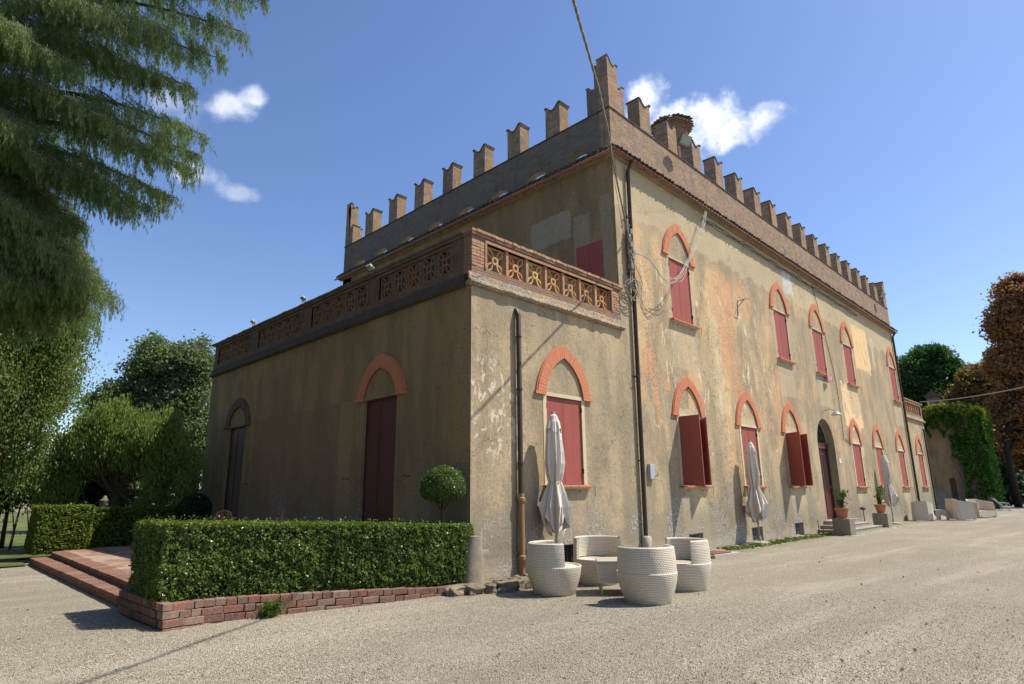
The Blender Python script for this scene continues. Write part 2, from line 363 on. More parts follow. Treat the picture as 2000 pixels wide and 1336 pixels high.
MT['brick_side'] = brick('weathered parapet brick darkened for shade', (.215, .18, .145), (.14, .12, .10), (.20, .18, .15), bw=.27, rh=.085, ms=.014, grey=.7, lichen=.1)  # weathered grey, and darkened further: shade of the side put into the colour
MT['brick_red'] = brick('red terrace brick', (.25, .095, .065), (.19, .08, .058), (.24, .19, .15), grey=.25, lichen=.05)
MT['brick_balustrade'] = brick('balustrade brickwork', (.38, .20, .12), (.29, .16, .10), (.20, .16, .12), grey=.55, lichen=.25)
def tinted(name, cols, rough=.9, world_=False, dirt=.4, nsc=9):
    M = Mat(name, rough, .15); v = M.P if world_ else M.obj()
    r_ = M.n('ShaderNodeObjectInfo').outputs['Random']
    c = M.ramp(r_, [(k/(len(cols)-1), q) for k, q in enumerate(cols)])
    c = M.mix(M.ma('MULTIPLY', M.mr(M.noise(M.P, nsc, 5, .65), .4, .68), dirt), c, (.14, .115, .09))
    c = M.mix(M.ma('MULTIPLY', M.mr(M.noise(M.P, 40, 4, .7), .52, .66), .35), c, (.42, .37, .30))
    M.col(c); M.bump(M.noise(M.P, 35, 4, .65), .5, .008); return M.m
MT['brick_loose'] = tinted('single red bricks', [(.20, .078, .056), (.145, .065, .05), (.24, .105, .075), (.19, .10, .078), (.26, .17, .135)], dirt=.75)
MT['brick_pier'] = tinted('single pier bricks', [(.42, .24, .14), (.35, .17, .10), (.46, .28, .17), (.30, .19, .13)], dirt=.55)
MT['tracery'] = tinted('terracotta tracery', [(.52, .30, .12), (.55, .42, .25), (.50, .24, .10), (.45, .30, .16), (.58, .38, .17)], dirt=.45, nsc=6)
MT['roof_tile'] = tinted('old roof tiles', [(.060, .050, .042), (.10, .072, .055), (.04, .036, .032)], dirt=.6)
def voussoir():
    M = Mat('painted arch bricks', .85, .2)
    c = M.mix(M.noise(M.P, 5, 5, .6), (.46, .160, .085), (.56, .235, .135)); c = M.mix(M.ma('MULTIPLY', M.mr(M.noise(M.P, 30, 4, .7), .5, .65), .25), c, (.35, .12, .07))
    M.col(c); M.bump(M.noise(M.P, 40, 3, .6), .3, .006); return M.m
MT['arch'] = voussoir()
def ledge():
    M = Mat('lichened cornice stone', .95, .1); P = M.P
    c = M.mix(M.mr(M.noise(P, 2.2, 6, .65), .4, .62), (.23, .20, .155), (.36, .24, .15)); c = M.mix(M.ma('MULTIPLY', M.mr(M.noise(P, 22, 5, .75), .5, .6), .75), c, (.50, .46, .39))
    c = M.mix(M.ma('MULTIPLY', M.mr(M.noise(P, 9, 5, .75), .54, .62), .7), c, (.09, .08, .065))
    M.col(c); M.bump(M.noise(P, 16, 6, .7), 1, .03); return M.m
MT['ledge'] = ledge()
MT['tracery_shaded'] = tinted('terracotta tracery darkened for shade', [(.20, .10, .055), (.17, .12, .08), (.24, .11, .05), (.15, .09, .06)], dirt=.6, nsc=6)  # darker copy of the tracery, shade of the side run put into its colour
MT['brick_brown'] = brick('weathered balustrade brick darkened for shade', (.20, .115, .075), (.14, .085, .06), (.13, .105, .08), grey=.5, lichen=.1)  # darker copy of the balustrade brick with the side's shade in its colour
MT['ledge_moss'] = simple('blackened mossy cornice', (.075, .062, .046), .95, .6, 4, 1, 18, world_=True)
def wicker():
    M = Mat('pale woven wicker', .55, .35); uv = M.n('ShaderNodeUVMap').outputs[0]; x, y, z = M.sep(uv)
    b = M.n('ShaderNodeTexBrick', {'Vector': uv, 'Color1': (1, 1, 1), 'Color2': (.8, .8, .8), 'Mortar': (0, 0, 0), 'Scale': 1, 'Mortar Size': .007, 'Mortar Smooth': .8, 'Brick Width': .046, 'Row Height': .025})
    band = M.noise(M.comb(0.0, y, 0.0), 12, 2, .5)
    c = M.mix(b.outputs['Fac'], M.mix(band, (.78, .70, .575), (.66, .59, .475)), (.39, .34, .27))
    c = M.mix(M.ma('MULTIPLY', M.mr(M.noise(M.P, 14, 5, .6), .5, .7), .25), c, (.36, .33, .28))
    M.col(c); M.bump(M.ma('SUBTRACT', 1.0, b.outputs['Fac']), .7, .006); return M.m
MT['wicker'] = wicker()
def foliage(name, dark, light, hue=(.1, .1, .03), sc_=.9, trans=.35, rough=.55):
    M = Mat(name, rough, .25); P = M.P
    n1 = M.noise(P, sc_, 4, .6); n2 = M.vor(P, sc_*22, 'Color'); r_ = M.n('ShaderNodeSeparateColor', {0: n2}).outputs[0]
    c = M.mix(M.mr(n1, .3, .7), dark, light); c = M.mix(M.ma('MULTIPLY', r_, .45), c, tuple(min(1, q*1.7) for q in light)); c = M.mix(M.ma('MULTIPLY', M.mr(M.noise(P, sc_*3, 3, .6), .55, .7), .5), c, hue)
    M.col(c); out = M.t.nodes['Material Output']
    tr = M.n('ShaderNodeBsdfTranslucent', {'Color': M.mix(1.0, c, (1.3, 1.35, .6), 'MULTIPLY')})
    mx = M.n('ShaderNodeMixShader', {0: trans}); M.t.links.new(M.b.outputs[0], mx.inputs[1]); M.t.links.new(tr.outputs[0], mx.inputs[2]); M.t.links.new(mx.outputs[0], out.inputs[0])
    return M.m
MT['box_leaf'] = foliage('box hedge leaves', (.055, .092, .024), (.125, .175, .045), (.15, .175, .06), 1.6, .3, .30)
MT['box_top'] = foliage('clipped hedge leaves', (.07, .105, .016), (.12, .165, .025), (.16, .18, .035), 1.3, .35, .5)
MT['box_core'] = simple('hedge inner twigs', (.012, .016, .006), 1, .3)
MT['topiary_leaf'] = foliage('topiary leaves', (.055, .095, .028), (.105, .160, .050), (.12, .16, .05), 3, .3, .38)
MT['cedar'] = foliage('cedar needles', (.10, .150, .062), (.175, .240, .100), (.20, .24, .09), .8, .5, .55)
MT['soft_tree'] = foliage('soft pale leaves', (.105, .15, .048), (.18, .235, .078), (.22, .25, .08), .9, .45)
MT['weeping'] = foliage('weeping tree leaves', (.085, .14, .04), (.185, .25, .07), (.25, .28, .09), 1.1, .45)
MT['oak'] = foliage('grey green leaves', (.085, .125, .068), (.155, .20, .105), (.17, .20, .10), .7, .4)
MT['shrub'] = foliage('shrub leaves', (.022, .05, .010), (.05, .095, .018), (.09, .13, .03), 1.2, .35)
MT['pine'] = foliage('pine needles', (.022, .060, .016), (.045, .105, .024), (.06, .12, .03), .35, .3)
MT['chestnut'] = foliage('browned chestnut leaves', (.14, .075, .040), (.25, .13, .065), (.20, .16, .07), .5, .45)
MT['chestnut_b'] = foliage('rusty green chestnut leaves', (.11, .085, .032), (.18, .12, .05), (.19, .10, .045), .4, .4)
MT['ivy'] = foliage('creeper leaves', (.025, .075, .012), (.055, .14, .02), (.15, .20, .03), .6, .35)
MT['ivy_top'] = foliage('sunlit creeper leaves', (.09, .13, .015), (.16, .19, .03), (.18, .19, .03), .8, .4)  # lighter, yellower copy for the top, sunlight put into the leaf colour
MT['dark_bush'] = foliage('dark bush leaves', (.010, .022, .012), (.022, .042, .02), (.03, .04, .02), .8, .2)
MT['grass'] = foliage('weeds', (.05, .09, .02), (.10, .15, .03), (.14, .15, .05), 2, .3)

def gravel():
    M = Mat('pale gravel', .95, .15); P = M.P
    v1 = M.n('ShaderNodeTexVoronoi', {'Vector': P, 'Scale': 78.0}, feature='F1'); v2 = M.n('ShaderNodeTexVoronoi', {'Vector': P, 'Scale': 36.0}, feature='F1')
    r1 = M.n('ShaderNodeSeparateColor', {0: v1.outputs['Color']}); r2 = M.n('ShaderNodeSeparateColor', {0: v2.outputs['Color']})
    st = [(0, (.18, .152, .112)), (.22, (.315, .275, .205)), (.5, (.42, .37, .285)), (.72, (.49, .44, .345)), (.9, (.63, .585, .49)), (1, (.36, .245, .175))]
    c = M.ramp(r1.outputs[0], st)
    c = M.mix(M.ma('GREATER_THAN', r2.outputs[1], .72), c, M.ramp(r2.outputs[0], st))
    big = M.noise(P, .35, 5, .6); c = M.mix(M.ma('MULTIPLY', M.mr(big, .42, .62), .28), c, (.27, .24, .19))
    c = M.mix(M.ma('MULTIPLY', M.mr(M.noise(P, 1.7, 5, .65), .5, .7), .22), c, (.46, .40, .31))
    c = M.mix(M.ma('MULTIPLY', M.mr(v1.outputs['Distance'], .35, .8), .65), c, (.10, .085, .065))
    c = M.mix(M.ma('MULTIPLY', M.mr(M.noise(P, .11, 3, .5), .42, .60), .30), c, (.235, .22, .18))
    xg, yg, zg = M.sep(P); tv = M.comb(M.ma('MULTIPLY', xg, .10), M.ma('MULTIPLY_ADD', xg, .06, yg), 0.0)
    tr_ = M.noise(tv, 1.1, 4, .6, .3); c = M.mix(M.ma('MULTIPLY', M.mr(tr_, .50, .60), .30), c, (.25, .22, .17)); c = M.mix(M.ma('MULTIPLY', M.mr(tr_, .47, .36), .22), c, (.52, .47, .38))
    tk = None
    for y0_, sl in ((-3.1, -.012), (-4.5, -.012), (-6.2, -.045), (-7.6, -.045)):
        q_ = M.mr(M.ma('ABSOLUTE', M.ma('MULTIPLY_ADD', M.ma('SUBTRACT', M.noise(P, .35, 3, .5), .5), 1.2, M.ma('SUBTRACT', yg, M.ma('MULTIPLY_ADD', xg, sl, y0_)))), .10, .28, 1, 0); tk = q_ if tk is None else M.ma('MAXIMUM', tk, q_)
    c = M.mix(M.ma('MULTIPLY', tk, M.mr(M.noise(P, 1.4, 4, .6), .35, .65, .05, .32)), c, (.25, .215, .165))
    # moss and weeds along the foot of the front wall
    x, y, z = M.sep(P); my = M.ma('MULTIPLY_ADD', M.ma('SUBTRACT', M.noise(P, 1.3, 5, .6), .5), 1.6, y)
    ms = M.ma('MULTIPLY', M.box(x, my, 6, 34, -1.15, .5, .25), M.mr(M.noise(P, 3, 5, .7), .44, .60)); c = M.mix(M.ma('MULTIPLY', ms, .6), c, (.13, .135, .05))
    M.col(c); h = M.ma('ADD', M.ma('MULTIPLY', v1.outputs['Distance'], -1.0), M.ma('MULTIPLY', v2.outputs['Distance'], -.9))
    b1 = M.bump(M.noise(P, 2.3, 4, .6), .25, .08); M.bump(h, 1.0, .014, b1); return M.m
MT['gravel'] = gravel()
MT['pebble'] = tinted('loose pebbles', [(.42, .37, .30), (.60, .57, .52), (.26, .22, .18), (.50, .46, .38), (.44, .29, .21)], dirt=.15)
def pebble_mat():
    M = Mat('loose gravel stones', .9, .2); v = M.n('ShaderNodeSeparateColor', {0: M.vor(M.P, 24, 'Color')}).outputs[0]
    M.col(M.ramp(v, [(0, (.18, .155, .12)), (.3, (.36, .315, .24)), (.55, (.46, .41, .32)), (.8, (.62, .575, .48)), (1, (.38, .26, .19))])); return M.m
MT['stones'] = pebble_mat()
def lawn():
    M = Mat('short lawn', .95, .1); P = M.P
    c = M.mix(M.mr(M.noise(P, .7, 5, .6), .35, .65), (.085, .115, .038), (.20, .21, .085)); c = M.mix(M.noise(P, 40, 4, .7), c, M.mix(1.0, c, (.6, .65, .5), 'MULTIPLY'))
    M.col(c); M.bump(M.noise(P, 60, 4, .7), 1, .03); return M.m
MT['lawn'] = lawn()
def paving():
    M = Mat('worn brick paving', .9, .2); x, y, z = M.sep(M.P); v = M.comb(x, y, 0.0)
    b = M.n('ShaderNodeTexBrick', {'Vector': v, 'Color1': (.30, .13, .09), 'Color2': (.22, .12, .09), 'Mortar': (.22, .19, .15), 'Scale': 1, 'Mortar Size': .008, 'Brick Width': .25, 'Row Height': .125})
    c = M.mix(M.ma('MULTIPLY', M.mr(M.noise(M.P, 1.6, 5, .65), .42, .6), .65), b.outputs['Color'], (.36, .32, .27)); M.col(c); M.bump(b.outputs['Fac'], -.6, .01); return M.m
MT['paving'] = paving()
MT['earth'] = simple('dry earth', (.20, .16, .11), 1, .3, 5, .6, 30, world_=True)

# ================================================================== GROUND
def sheet(name, pts, z, mat, parent=None, kind='structure'):
    b = MB(); b.poly([(x, y, z) for x, y in pts]); o = b.build(name, mat, parent)
    if parent is None: tag(o, kind=kind)
    return o
g = MB(); g.box((-900, -900, -2), (900, 900, -.02)); tag(g.build('ground', MT['earth']), kind='structure')
def gravel_mesh():
    """gravel yard, finely divided near the camera so that it undulates a little"""
    xs = sorted(set([round(v, 3) for v in np.concatenate([np.arange(-30, -12, 2.0), np.arange(-12, 8, .25), np.arange(8, 40, 1.0), np.arange(40, 121, 8)])]))
    ys = sorted(set([round(v, 3) for v in np.concatenate([np.arange(-40, -12, 2.0), np.arange(-12, 3, .25), np.arange(3, 13.1, 1.0)])]))
    X, Y = np.meshgrid(xs, ys, indexing='ij'); Z = np.zeros_like(X)
    for i in range(len(xs)):
        for j in range(len(ys)): Z[i, j] = .012*mnoise.noise((xs[i]*1.3, ys[j]*1.3, 0))+.01*mnoise.noise((xs[i]*.4, ys[j]*.4, 3))
    n, m_ = X.shape; V = np.stack([X, Y, Z], -1).reshape(-1, 3); F = []
    for i in range(n-1):
        for j in range(m_-1): a = i*m_+j; F.append((a, a+m_, a+m_+1, a+1))
    me = bpy.data.meshes.new('gravel_yard'); me.from_pydata(V.tolist(), [], F); me.materials.append(MT['gravel']); me.polygons.foreach_set('use_smooth', [True]*len(F))
    o = bpy.data.objects.new('gravel_yard', me); COL.objects.link(o); tag(o, kind='structure')
gravel_mesh()
sheet('lawn', [(-60, 11.0), (-4.98, 10.85), (-4.9, 13.1), (0, 14.8), (34, 15), (34, 80), (-60, 80)], .03, MT['lawn'])

def loose_stones():
    """separate little stones lying on the gravel nearest to the camera"""
    n = 60000; base = np.array([(1,0,0),(-1,0,0),(0,1,0),(0,-1,0),(0,0,.7),(0,0,-.7)]); tri = [(0,2,4),(2,1,4),(1,3,4),(3,0,4),(2,0,5),(1,2,5),(3,1,5),(0,3,5)]
    r = 4.2+rng.random(n)**1.5*7.5; a = R(45.6)+rng.uniform(-.82, .82, n)
    x = -7.99+r*np.sin(a); y = -8.98+r*np.cos(a)
    ok = ~((y > -.75) & (x > -5.3)); x = x[ok]; y = y[ok]; k = len(x)
    s = rng.uniform(.0035, .0078, k); rot = rng.uniform(0, 6.28, k); sx = rng.uniform(.7, 1.6, k)
    V = base[None]*s[:, None, None]*np.stack([sx, np.ones(k), np.ones(k)], 1)[:, None, :]
    V = V+rng.normal(0, .0011, V.shape); c, s_ = np.cos(rot)[:, None], np.sin(rot)[:, None]
    W = np.stack([V[..., 0]*c-V[..., 1]*s_+x[:, None], V[..., 0]*s_+V[..., 1]*c+y[:, None], V[..., 2]+.008], -1).reshape(-1, 3)
    F = (np.array(tri)[None]+np.arange(k)[:, None, None]*6).reshape(-1, 3)
    me = bpy.data.meshes.new('loose_gravel'); me.vertices.add(len(W)); me.vertices.foreach_set('co', W.reshape(-1))
    me.loops.add(F.size); me.loops.foreach_set('vertex_index', F.reshape(-1).astype(np.int32)); me.polygons.add(len(F)); me.polygons.foreach_set('loop_start', np.arange(len(F), dtype=np.int32)*3)
    me.update(calc_edges=True); me.materials.append(MT['stones']); o = bpy.data.objects.new('loose_gravel', me); COL.objects.link(o)
    tag(o, 'loose pale gravel stones scattered over the yard near the camera', 'gravel', kind='stuff')
loose_stones()

# ================================================================== VILLA
W1, DW, DM, XE, XR = 5.36, 14.0, 14.7, 34.77, 39.36
ZE = 11.09
villa = thing('villa', 'long ochre two storey villa with swallowtail battlements and red shutters beside the gravel yard', 'villa')
front = lambda u, v, d: (u, d, v)            # a wall at y = 0, d goes into the house
def arc_pts(cx, zs, w, h, n, off=0.0):
    """pointed arch from left foot over the apex to the right foot"""
    L_ = math.hypot(w, h); c = (h*h-w*w)/(2*w); r0_ = w+c; sg = .78*(r0_-math.sqrt(r0_*r0_-L_*L_/4)); P_ = []; rr = (L_*L_/4+sg*sg)/(2*sg)
    mid = Vector((-w/2, h/2)); nn = Vector((-h, w))/L_; ce = mid-nn*(rr-sg)
    a0 = math.atan2(-ce.y, -w-ce.x); a1 = math.atan2(h-ce.y, -ce.x)
    if a0 < 0: a0 += 2*math.pi
    for k in range(n+1): t = a0+(a1-a0)*k/n; P_.append((cx+ce.x+rr*math.cos(t), zs+ce.y+rr*math.sin(t)))
    for k in range(n-1, -1, -1): t = a0+(a1-a0)*k/n; P_.append((cx-ce.x-rr*math.cos(t), zs+ce.y+rr*math.sin(t)))
    return P_
def wall_panel(name, outline, holes, fn, depth, mat, parent):
    b = MB(); loops = [[Vector((u, v, 0)) for u, v in q] for q in [outline]+holes]; flat = [p for q in loops for p in q]
    for t in tessellate_polygon(loops): b.poly([fn(flat[k].x, flat[k].y, 0) for k in t])
    for q in holes:
        for k in range(len(q)):
            a, c = q[k], q[(k+1) % len(q)]; b.poly([fn(*a, 0), fn(*c, 0), fn(*c, depth), fn(*a, depth)])
    return b.build(name, mat, parent)
rect = lambda u0, u1, v0, v1: [(u0, v0), (u1, v0), (u1, v1), (u0, v1)]
LOW = [2.87, 8.63, 12.66, 16.47, 24.38, 28.07, 32.42, 36.97]
UPP = [8.74, 16.72, 20.98, 25.18, 33.42]
HW = .625
BAS = [(2.47, 3.37), (8.10, 8.90), (12.13, 12.96), (15.76, 16.6)]
DX0, DX1, DSP = 19.22, 21.30, 3.50
door_hole = [(DX0, .45), (DX1, .45)]+[(DX1-(DX1-DX0)/2+(DX1-DX0)/2*math.cos(math.pi*k/14), DSP+1.12*math.sin(math.pi*k/14)) for k in range(15)]
hole_low = lambda c: rect(c-HW, c+HW, 1.80, 3.74)
hole_upp = lambda c: rect(c-HW, c+HW, 6.68, 8.68)
wall_panel('wing_front_wall', rect(0, W1, -.1, 5.86), [hole_low(LOW[0]), rect(*BAS[0], .05, .53)], front, .3, MT['plaster'], villa)
wall_panel('front_wall', rect(W1, XE, -.1, ZE), [hole_low(c) for c in LOW[1:7]]+[hole_upp(c) for c in UPP]+[rect(a, b, .02, .48) for a, b in BAS[1:]]+[door_hole], front, .3, MT['plaster'], villa)
wall_panel('far_wing_front_wall', rect(XE, XR, -.1, 5.86), [hole_low(LOW[7])], front, .3, MT['plaster'], villa)
side = lambda u, v, d: (d, u, v)
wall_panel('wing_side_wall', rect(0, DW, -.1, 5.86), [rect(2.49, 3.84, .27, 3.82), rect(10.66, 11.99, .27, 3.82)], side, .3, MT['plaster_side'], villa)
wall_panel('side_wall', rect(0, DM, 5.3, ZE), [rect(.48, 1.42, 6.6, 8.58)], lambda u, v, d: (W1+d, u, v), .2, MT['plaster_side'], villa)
b = MB()
for q in ([(XE, 0), (XE, DM), 5, ZE], [(XE, DM), (W1, DM), 0, ZE], [(W1, DM), (W1, DW), 0, ZE], [(W1, DW), (0, DW), 0, 5.86], [(XR, 0), (XR, DW), 0, 5.86], [(XR, DW), (XE, DW), 0, 5.86], [(XE, DW), (XE, DM), 0, ZE]):
    (x0, y0), (x1, y1), z0, z1 = q; b.poly([(x0, y0, z0), (x1, y1, z0), (x1, y1, z1), (x0, y0, z1)])
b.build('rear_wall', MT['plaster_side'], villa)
b = MB(); b.box((W1+.02, .35, ZE+.02), (XE-.02, DM-.02, ZE+.16)); b.box((.35, .35, 5.9), (W1-.01, DW-.02, 6.0)); b.box((XE+.01, .35, 5.9), (XR-.02, DW-.02, 6.0))
b.build('flat_roof', MT['concrete'], villa)
# dark volume behind the openings
b = MB(); b.box((.5, .9, .1), (5.0, DW-.3, 5.7)); b.box((5.8, .9, .1), (18.6, DM-.3, 10.8)); b.box((18.6, 1.6, .1), (XE-.3, DM-.3, 10.8)); b.box((XE+.3, .9, .1), (XR-.3, DW-.3, 5.7)); b.build('interior', MT['black'], villa)

def arch(parent, cx, zs, fn, w=.94, h=1.14, wi=.668, hi=.86, nv=17, mat='arch'):
    """painted brick arch: every voussoir its own raised wedge, joints left open"""
    O = arc_pts(cx, zs, w, h, nv); I = arc_pts(cx, zs, wi, hi, nv); b = MB()
    for k in range(2*nv):
        o0, o1, i0, i1 = O[k], O[k+1], I[k], I[k+1]; g_ = .045
        L = lambda p, q, t: (p[0]+(q[0]-p[0])*t, p[1]+(q[1]-p[1])*t)
        pr = .050+.006*random.random()
        b.prism([L(i0, i1, g_), L(i0, i1, 1-g_), L(o0, o1, 1-g_*.6), L(o0, o1, g_*.6)], fn, -pr, .01)
    vs_ = b.build('voussoir_ring', MT[mat], parent); vs_['kind'] = 'stuff'
    b = MB(); n = 2*nv
    for k in range(n): b.prism([I[k], I[k+1], O[k+1], O[k]], fn, -.040, .012)
    # small stop blocks under both feet and a thin outer moulding
    for s_ in (-1, 1): b.prism(sorted_rect(cx+s_*wi, cx+s_*(w+.07), zs-.07, zs-.004), fn, -.062, .01)
    O2 = arc_pts(cx, zs, w+.035, h+.035, nv)
    for k in range(n): b.prism([O[k], O[k+1], O2[k+1], O2[k]], fn, -.034, .012)
    b.build('arch_moulding', MT[mat], parent)
def sorted_rect(u0, u1, v0, v1): return rect(min(u0, u1), max(u0, u1), v0, v1)
def shutter_leaf(name, w, h, parent, loc, rz, mat=None):
    """board leaf hinged on its local z axis, frame rails proud of a planked panel"""
    b = MB(); b.box((0, -.018, 0), (w, .018, h)); nb = 4
    x = w*.5; b.box((x-.004, -.0195, .09), (x+.004, .0195, h-.09))
    for z0, z1 in ((0, .09), (h-.09, h)): b.box((.005, -.021, z0+.003), (w-.005, .021, z1-.003))
    for x0, x1 in ((.0, .045), (w-.045, w)): b.box((x0+.003, -.0205, .09), (x1-.003, .0205, h-.09))
    o = b.build(name, mat or MT['shutter'], parent); o.location = loc; o.rotation_euler = (0, 0, rz)
    return o
def window(cx, z0, z1, zs, low, op=None):
    w = thing('window', None, None); w.parent = villa; w.location = (cx, 0, 0); f0 = lambda u, v, d: (u, d, v)
    arch(w, 0, zs, f0)
    h = z1-z0-.012
    if op is None:
        shutter_leaf('shutter', HW-.006, h, w, (-HW+.003, .05, z0+.006), R(.6)); shutter_leaf('shutter', HW-.006, h, w, (HW-.003, .05, z0+.006), R(180-.6))
    else:
        a, c = op
        shutter_leaf('shutter', HW-.006, h, w, (-HW+.01, -.02, z0+.006), -R(a)); shutter_leaf('shutter', HW-.006, h, w, (HW-.01, -.02, z0+.006), R(180)+R(c))
        b = MB()
        for x0, x1, y0, y1 in ((-HW, -HW+.06, z0, z1), (HW-.06, HW, z0, z1), (-.04, .04, z0, z1), (-HW+.06, -.04, z0, z0+.07), (.04, HW-.06, z0, z0+.07), (-HW+.06, -.04, z1-.07, z1), (.04, HW-.06, z1-.07, z1), (-HW+.06, -.04, z0+1.25, z0+1.3), (.04, HW-.06, z0+1.25, z0+1.3)):
            b.box((x0+.001, .2, y0+.001), (x1-.001, .25, y1-.001))
        b.build('casement', MT['wood_dark'], w); b = MB(); b.box((-HW+.05, .222, z0+.05), (HW-.05, .228, z1-.05)); b.build('pane', MT['glass'], w)
    b = MB(); n = 6; sw = .79
    for k in range(n): x0 = -sw+2*sw*k/n; b.box((x0+.004, -.135+.004*random.random(), z0-.065), (x0+2*sw/n-.004, .06, z0-.012))
    b.build('sill', MT['sill'], w, bevel=.008)['kind'] = 'stuff'
    def one(name, a_, c_, mat='lime'): q = MB(); q.box(a_, c_); q.build(name, MT[mat], w)
    one('sill_bed', (-sw-.01, -.10, z0-.085), (sw+.01, .02, z0-.066))
    if low:
        one('lintel', (-HW-.13, -.014, z1+.0), (HW+.13, .06, z1+.085)); one('jamb', (-HW-.115, -.010, z0-.01), (-HW-.001, .05, z1-.002)); one('jamb', (HW+.001, -.010, z0-.01), (HW+.115, .05, z1-.002))
    else: one('lintel', (-HW-.02, -.012, z1+.003), (HW+.02, .05, z1+.035))
    for s_ in (-1, 1):
        for zz in (z0+.25, z1-.28): one('hinge', (s_*(HW)-.012, -.012, zz), (s_*HW+.012, .03, zz+.11), 'iron')
        xb = s_*(sw+.10)
        q = MB(); q.tube([(xb-.03*s_, -.13, z0-.26), (xb-.03*s_, -.13, z0-.03), (xb-.03*s_, .02, z0-.03)], .007, 5); q.build('shutter_stay', MT['iron'], w)
        q = MB(); q.tube([(s_*.42, .02, z0-.15), (s_*.42, -.06, z0-.16), (s_*.42, -.07, z0-.12)], .007, 5); q.build('wall_hook', MT['iron'], w)
    return w
for k, c in enumerate(LOW): window(c, 1.80, 3.74, 3.82, True, {1: (90, 42), 3: (112, 48)}.get(k))
for c in UPP: window(c, 6.68, 8.68, 8.80, False)

# the blind shutter of the side window above the terrace roof
w = thing('window', None, None); w.parent = villa; b = MB(); b.box((W1-.012, .485, 6.62), (W1+.03, 1.415, 8.575)); b.box((W1-.02, .94, 6.66), (W1-.011, .955, 8.53)); b.build('shutter', MT['shutter'], w)
# basement gratings
for a, c in BAS:
    w = thing('basement_window', None, None); w.parent = villa; w.location = (a, 0, 0); z0, z1 = (.05, .53) if a < 5 else (.02, .48); W_ = c-a
    b = MB(); b.box((0.001, .22, z0+.001), (W_-.001, .26, z1-.001)); b.build('backing', MT['black'], w)
    b = MB(); f = .035
    b.box((.002, .12, z0+.002), (W_-.002, .15, z0+f)); b.box((.002, .12, z1-f), (W_-.002, .15, z1-.002)); b.box((.002, .12, z0+f), (f, .15, z1-f)); b.box((W_-f, .12, z0+f), (W_-.002, .15, z1-f))
    for k in range(1, 7): x = W_*k/7; b.box((x-.008, .128, z0+f), (x+.008, .142, z1-f))
    b.build('grating', MT['grey_metal'] if a > 5 else MT['iron'], w)

# front door
d = thing('door', None, None); d.parent = villa
cx = (DX0+DX1)/2; wr = (DX1-DX0)/2
b = MB(); prof = [(DX0, .45)]+[(cx-wr*math.cos(math.pi*k/14), DSP+1.12*math.sin(math.pi*k/14)) for k in range(15)]+[(DX1, .45)]
for k in range(len(prof)-1): (u0, v0), (u1, v1) = prof[k], prof[k+1]; b.poly([(u0, .299, v0), (u1, .299, v1), (u1, .42, v1), (u0, .42, v0)])
b.poly([(DX0, .0, .445), (DX1, .0, .445), (DX1, 1.0, .445), (DX0, 1.0, .445)]); b.build('reveal', MT['lime'], d)
b = MB(); b.box((DX0+.01, .30, .45), (DX0+.13, .40, 3.38)); b.box((DX1-.13, .30, .45), (DX1-.01, .40, 3.38)); b.box((DX0+.01, .27, 3.38), (DX1-.01, .42, 3.56)); b.box((DX0+.01, .24, 3.56), (DX1-.01, .42, 3.60)); b.build('door_frame', MT['door_red'], d)
b = MB()
for s_, x0, x1 in ((0, DX0+.14, cx-.004), (1, cx+.004, DX1-.14)):
    b.box((x0, .34, .46), (x1, .39, 3.37))
    for z0, z1 in ((.62, 1.45), (1.6, 3.2)): b.box((x0+.10, .325, z0), (x1-.10, .339, z1))
b.build('door_leaf', MT['door_red'], d)
b = MB(); b.box((DX0+.35, .315, 1.66), (DX0+.75, .324, 3.12)); b.box((cx+.25, .315, 1.66), (cx+.65, .324, 3.12)); b.build('door_glass', MT['glass'], d)
b = MB()
for k in range(9):
    t = math.pi*(k+.5)/9; r0, r1 = .30, 1.0
    b.tube([(cx+r0*math.cos(t), .34, 3.6+r0*math.sin(t)), (cx+(r0+r1)/2*math.cos(t+.1), .34, 3.6+(r0+r1)/2*math.sin(t+.1)), (cx+r1*math.cos(t), .34, 3.6+r1*.95*math.sin(t))], .013, 6)
for r in (.30, .65, 1.0): b.tube([(cx+r*math.cos(math.pi*k/16), .34, 3.6+r*.95*math.sin(math.pi*k/16)) for k in range(17)], .013, 5)
b.build('fanlight_grille', MT['iron'], d)
b = MB(); b.prism([(cx+1.03*math.cos(math.pi*k/14), 3.6+1.0*math.sin(math.pi*k/14)) for k in range(15)], front, .37, .38); b.build('fanlight_glass', MT['glass'], d)
# steps: three treads stopping short of the corner blocks
for k, (x0, x1, y, z0, z1) in enumerate(((18.0, 22.7, -1.05, 0, .15), (18.35, 22.3, -.70, .15, .30), (18.75, 21.9, -.35, .30, .45))):
    b = MB(); b.box((x0, y+.02, z0-.1 if k == 0 else z0), (x1, 0, z1-.04)); b.box((x0-.02, y, z1-.04), (x1+.02, 0, z1)); o = b.build('step', MT['stone'], d, bevel=.01)

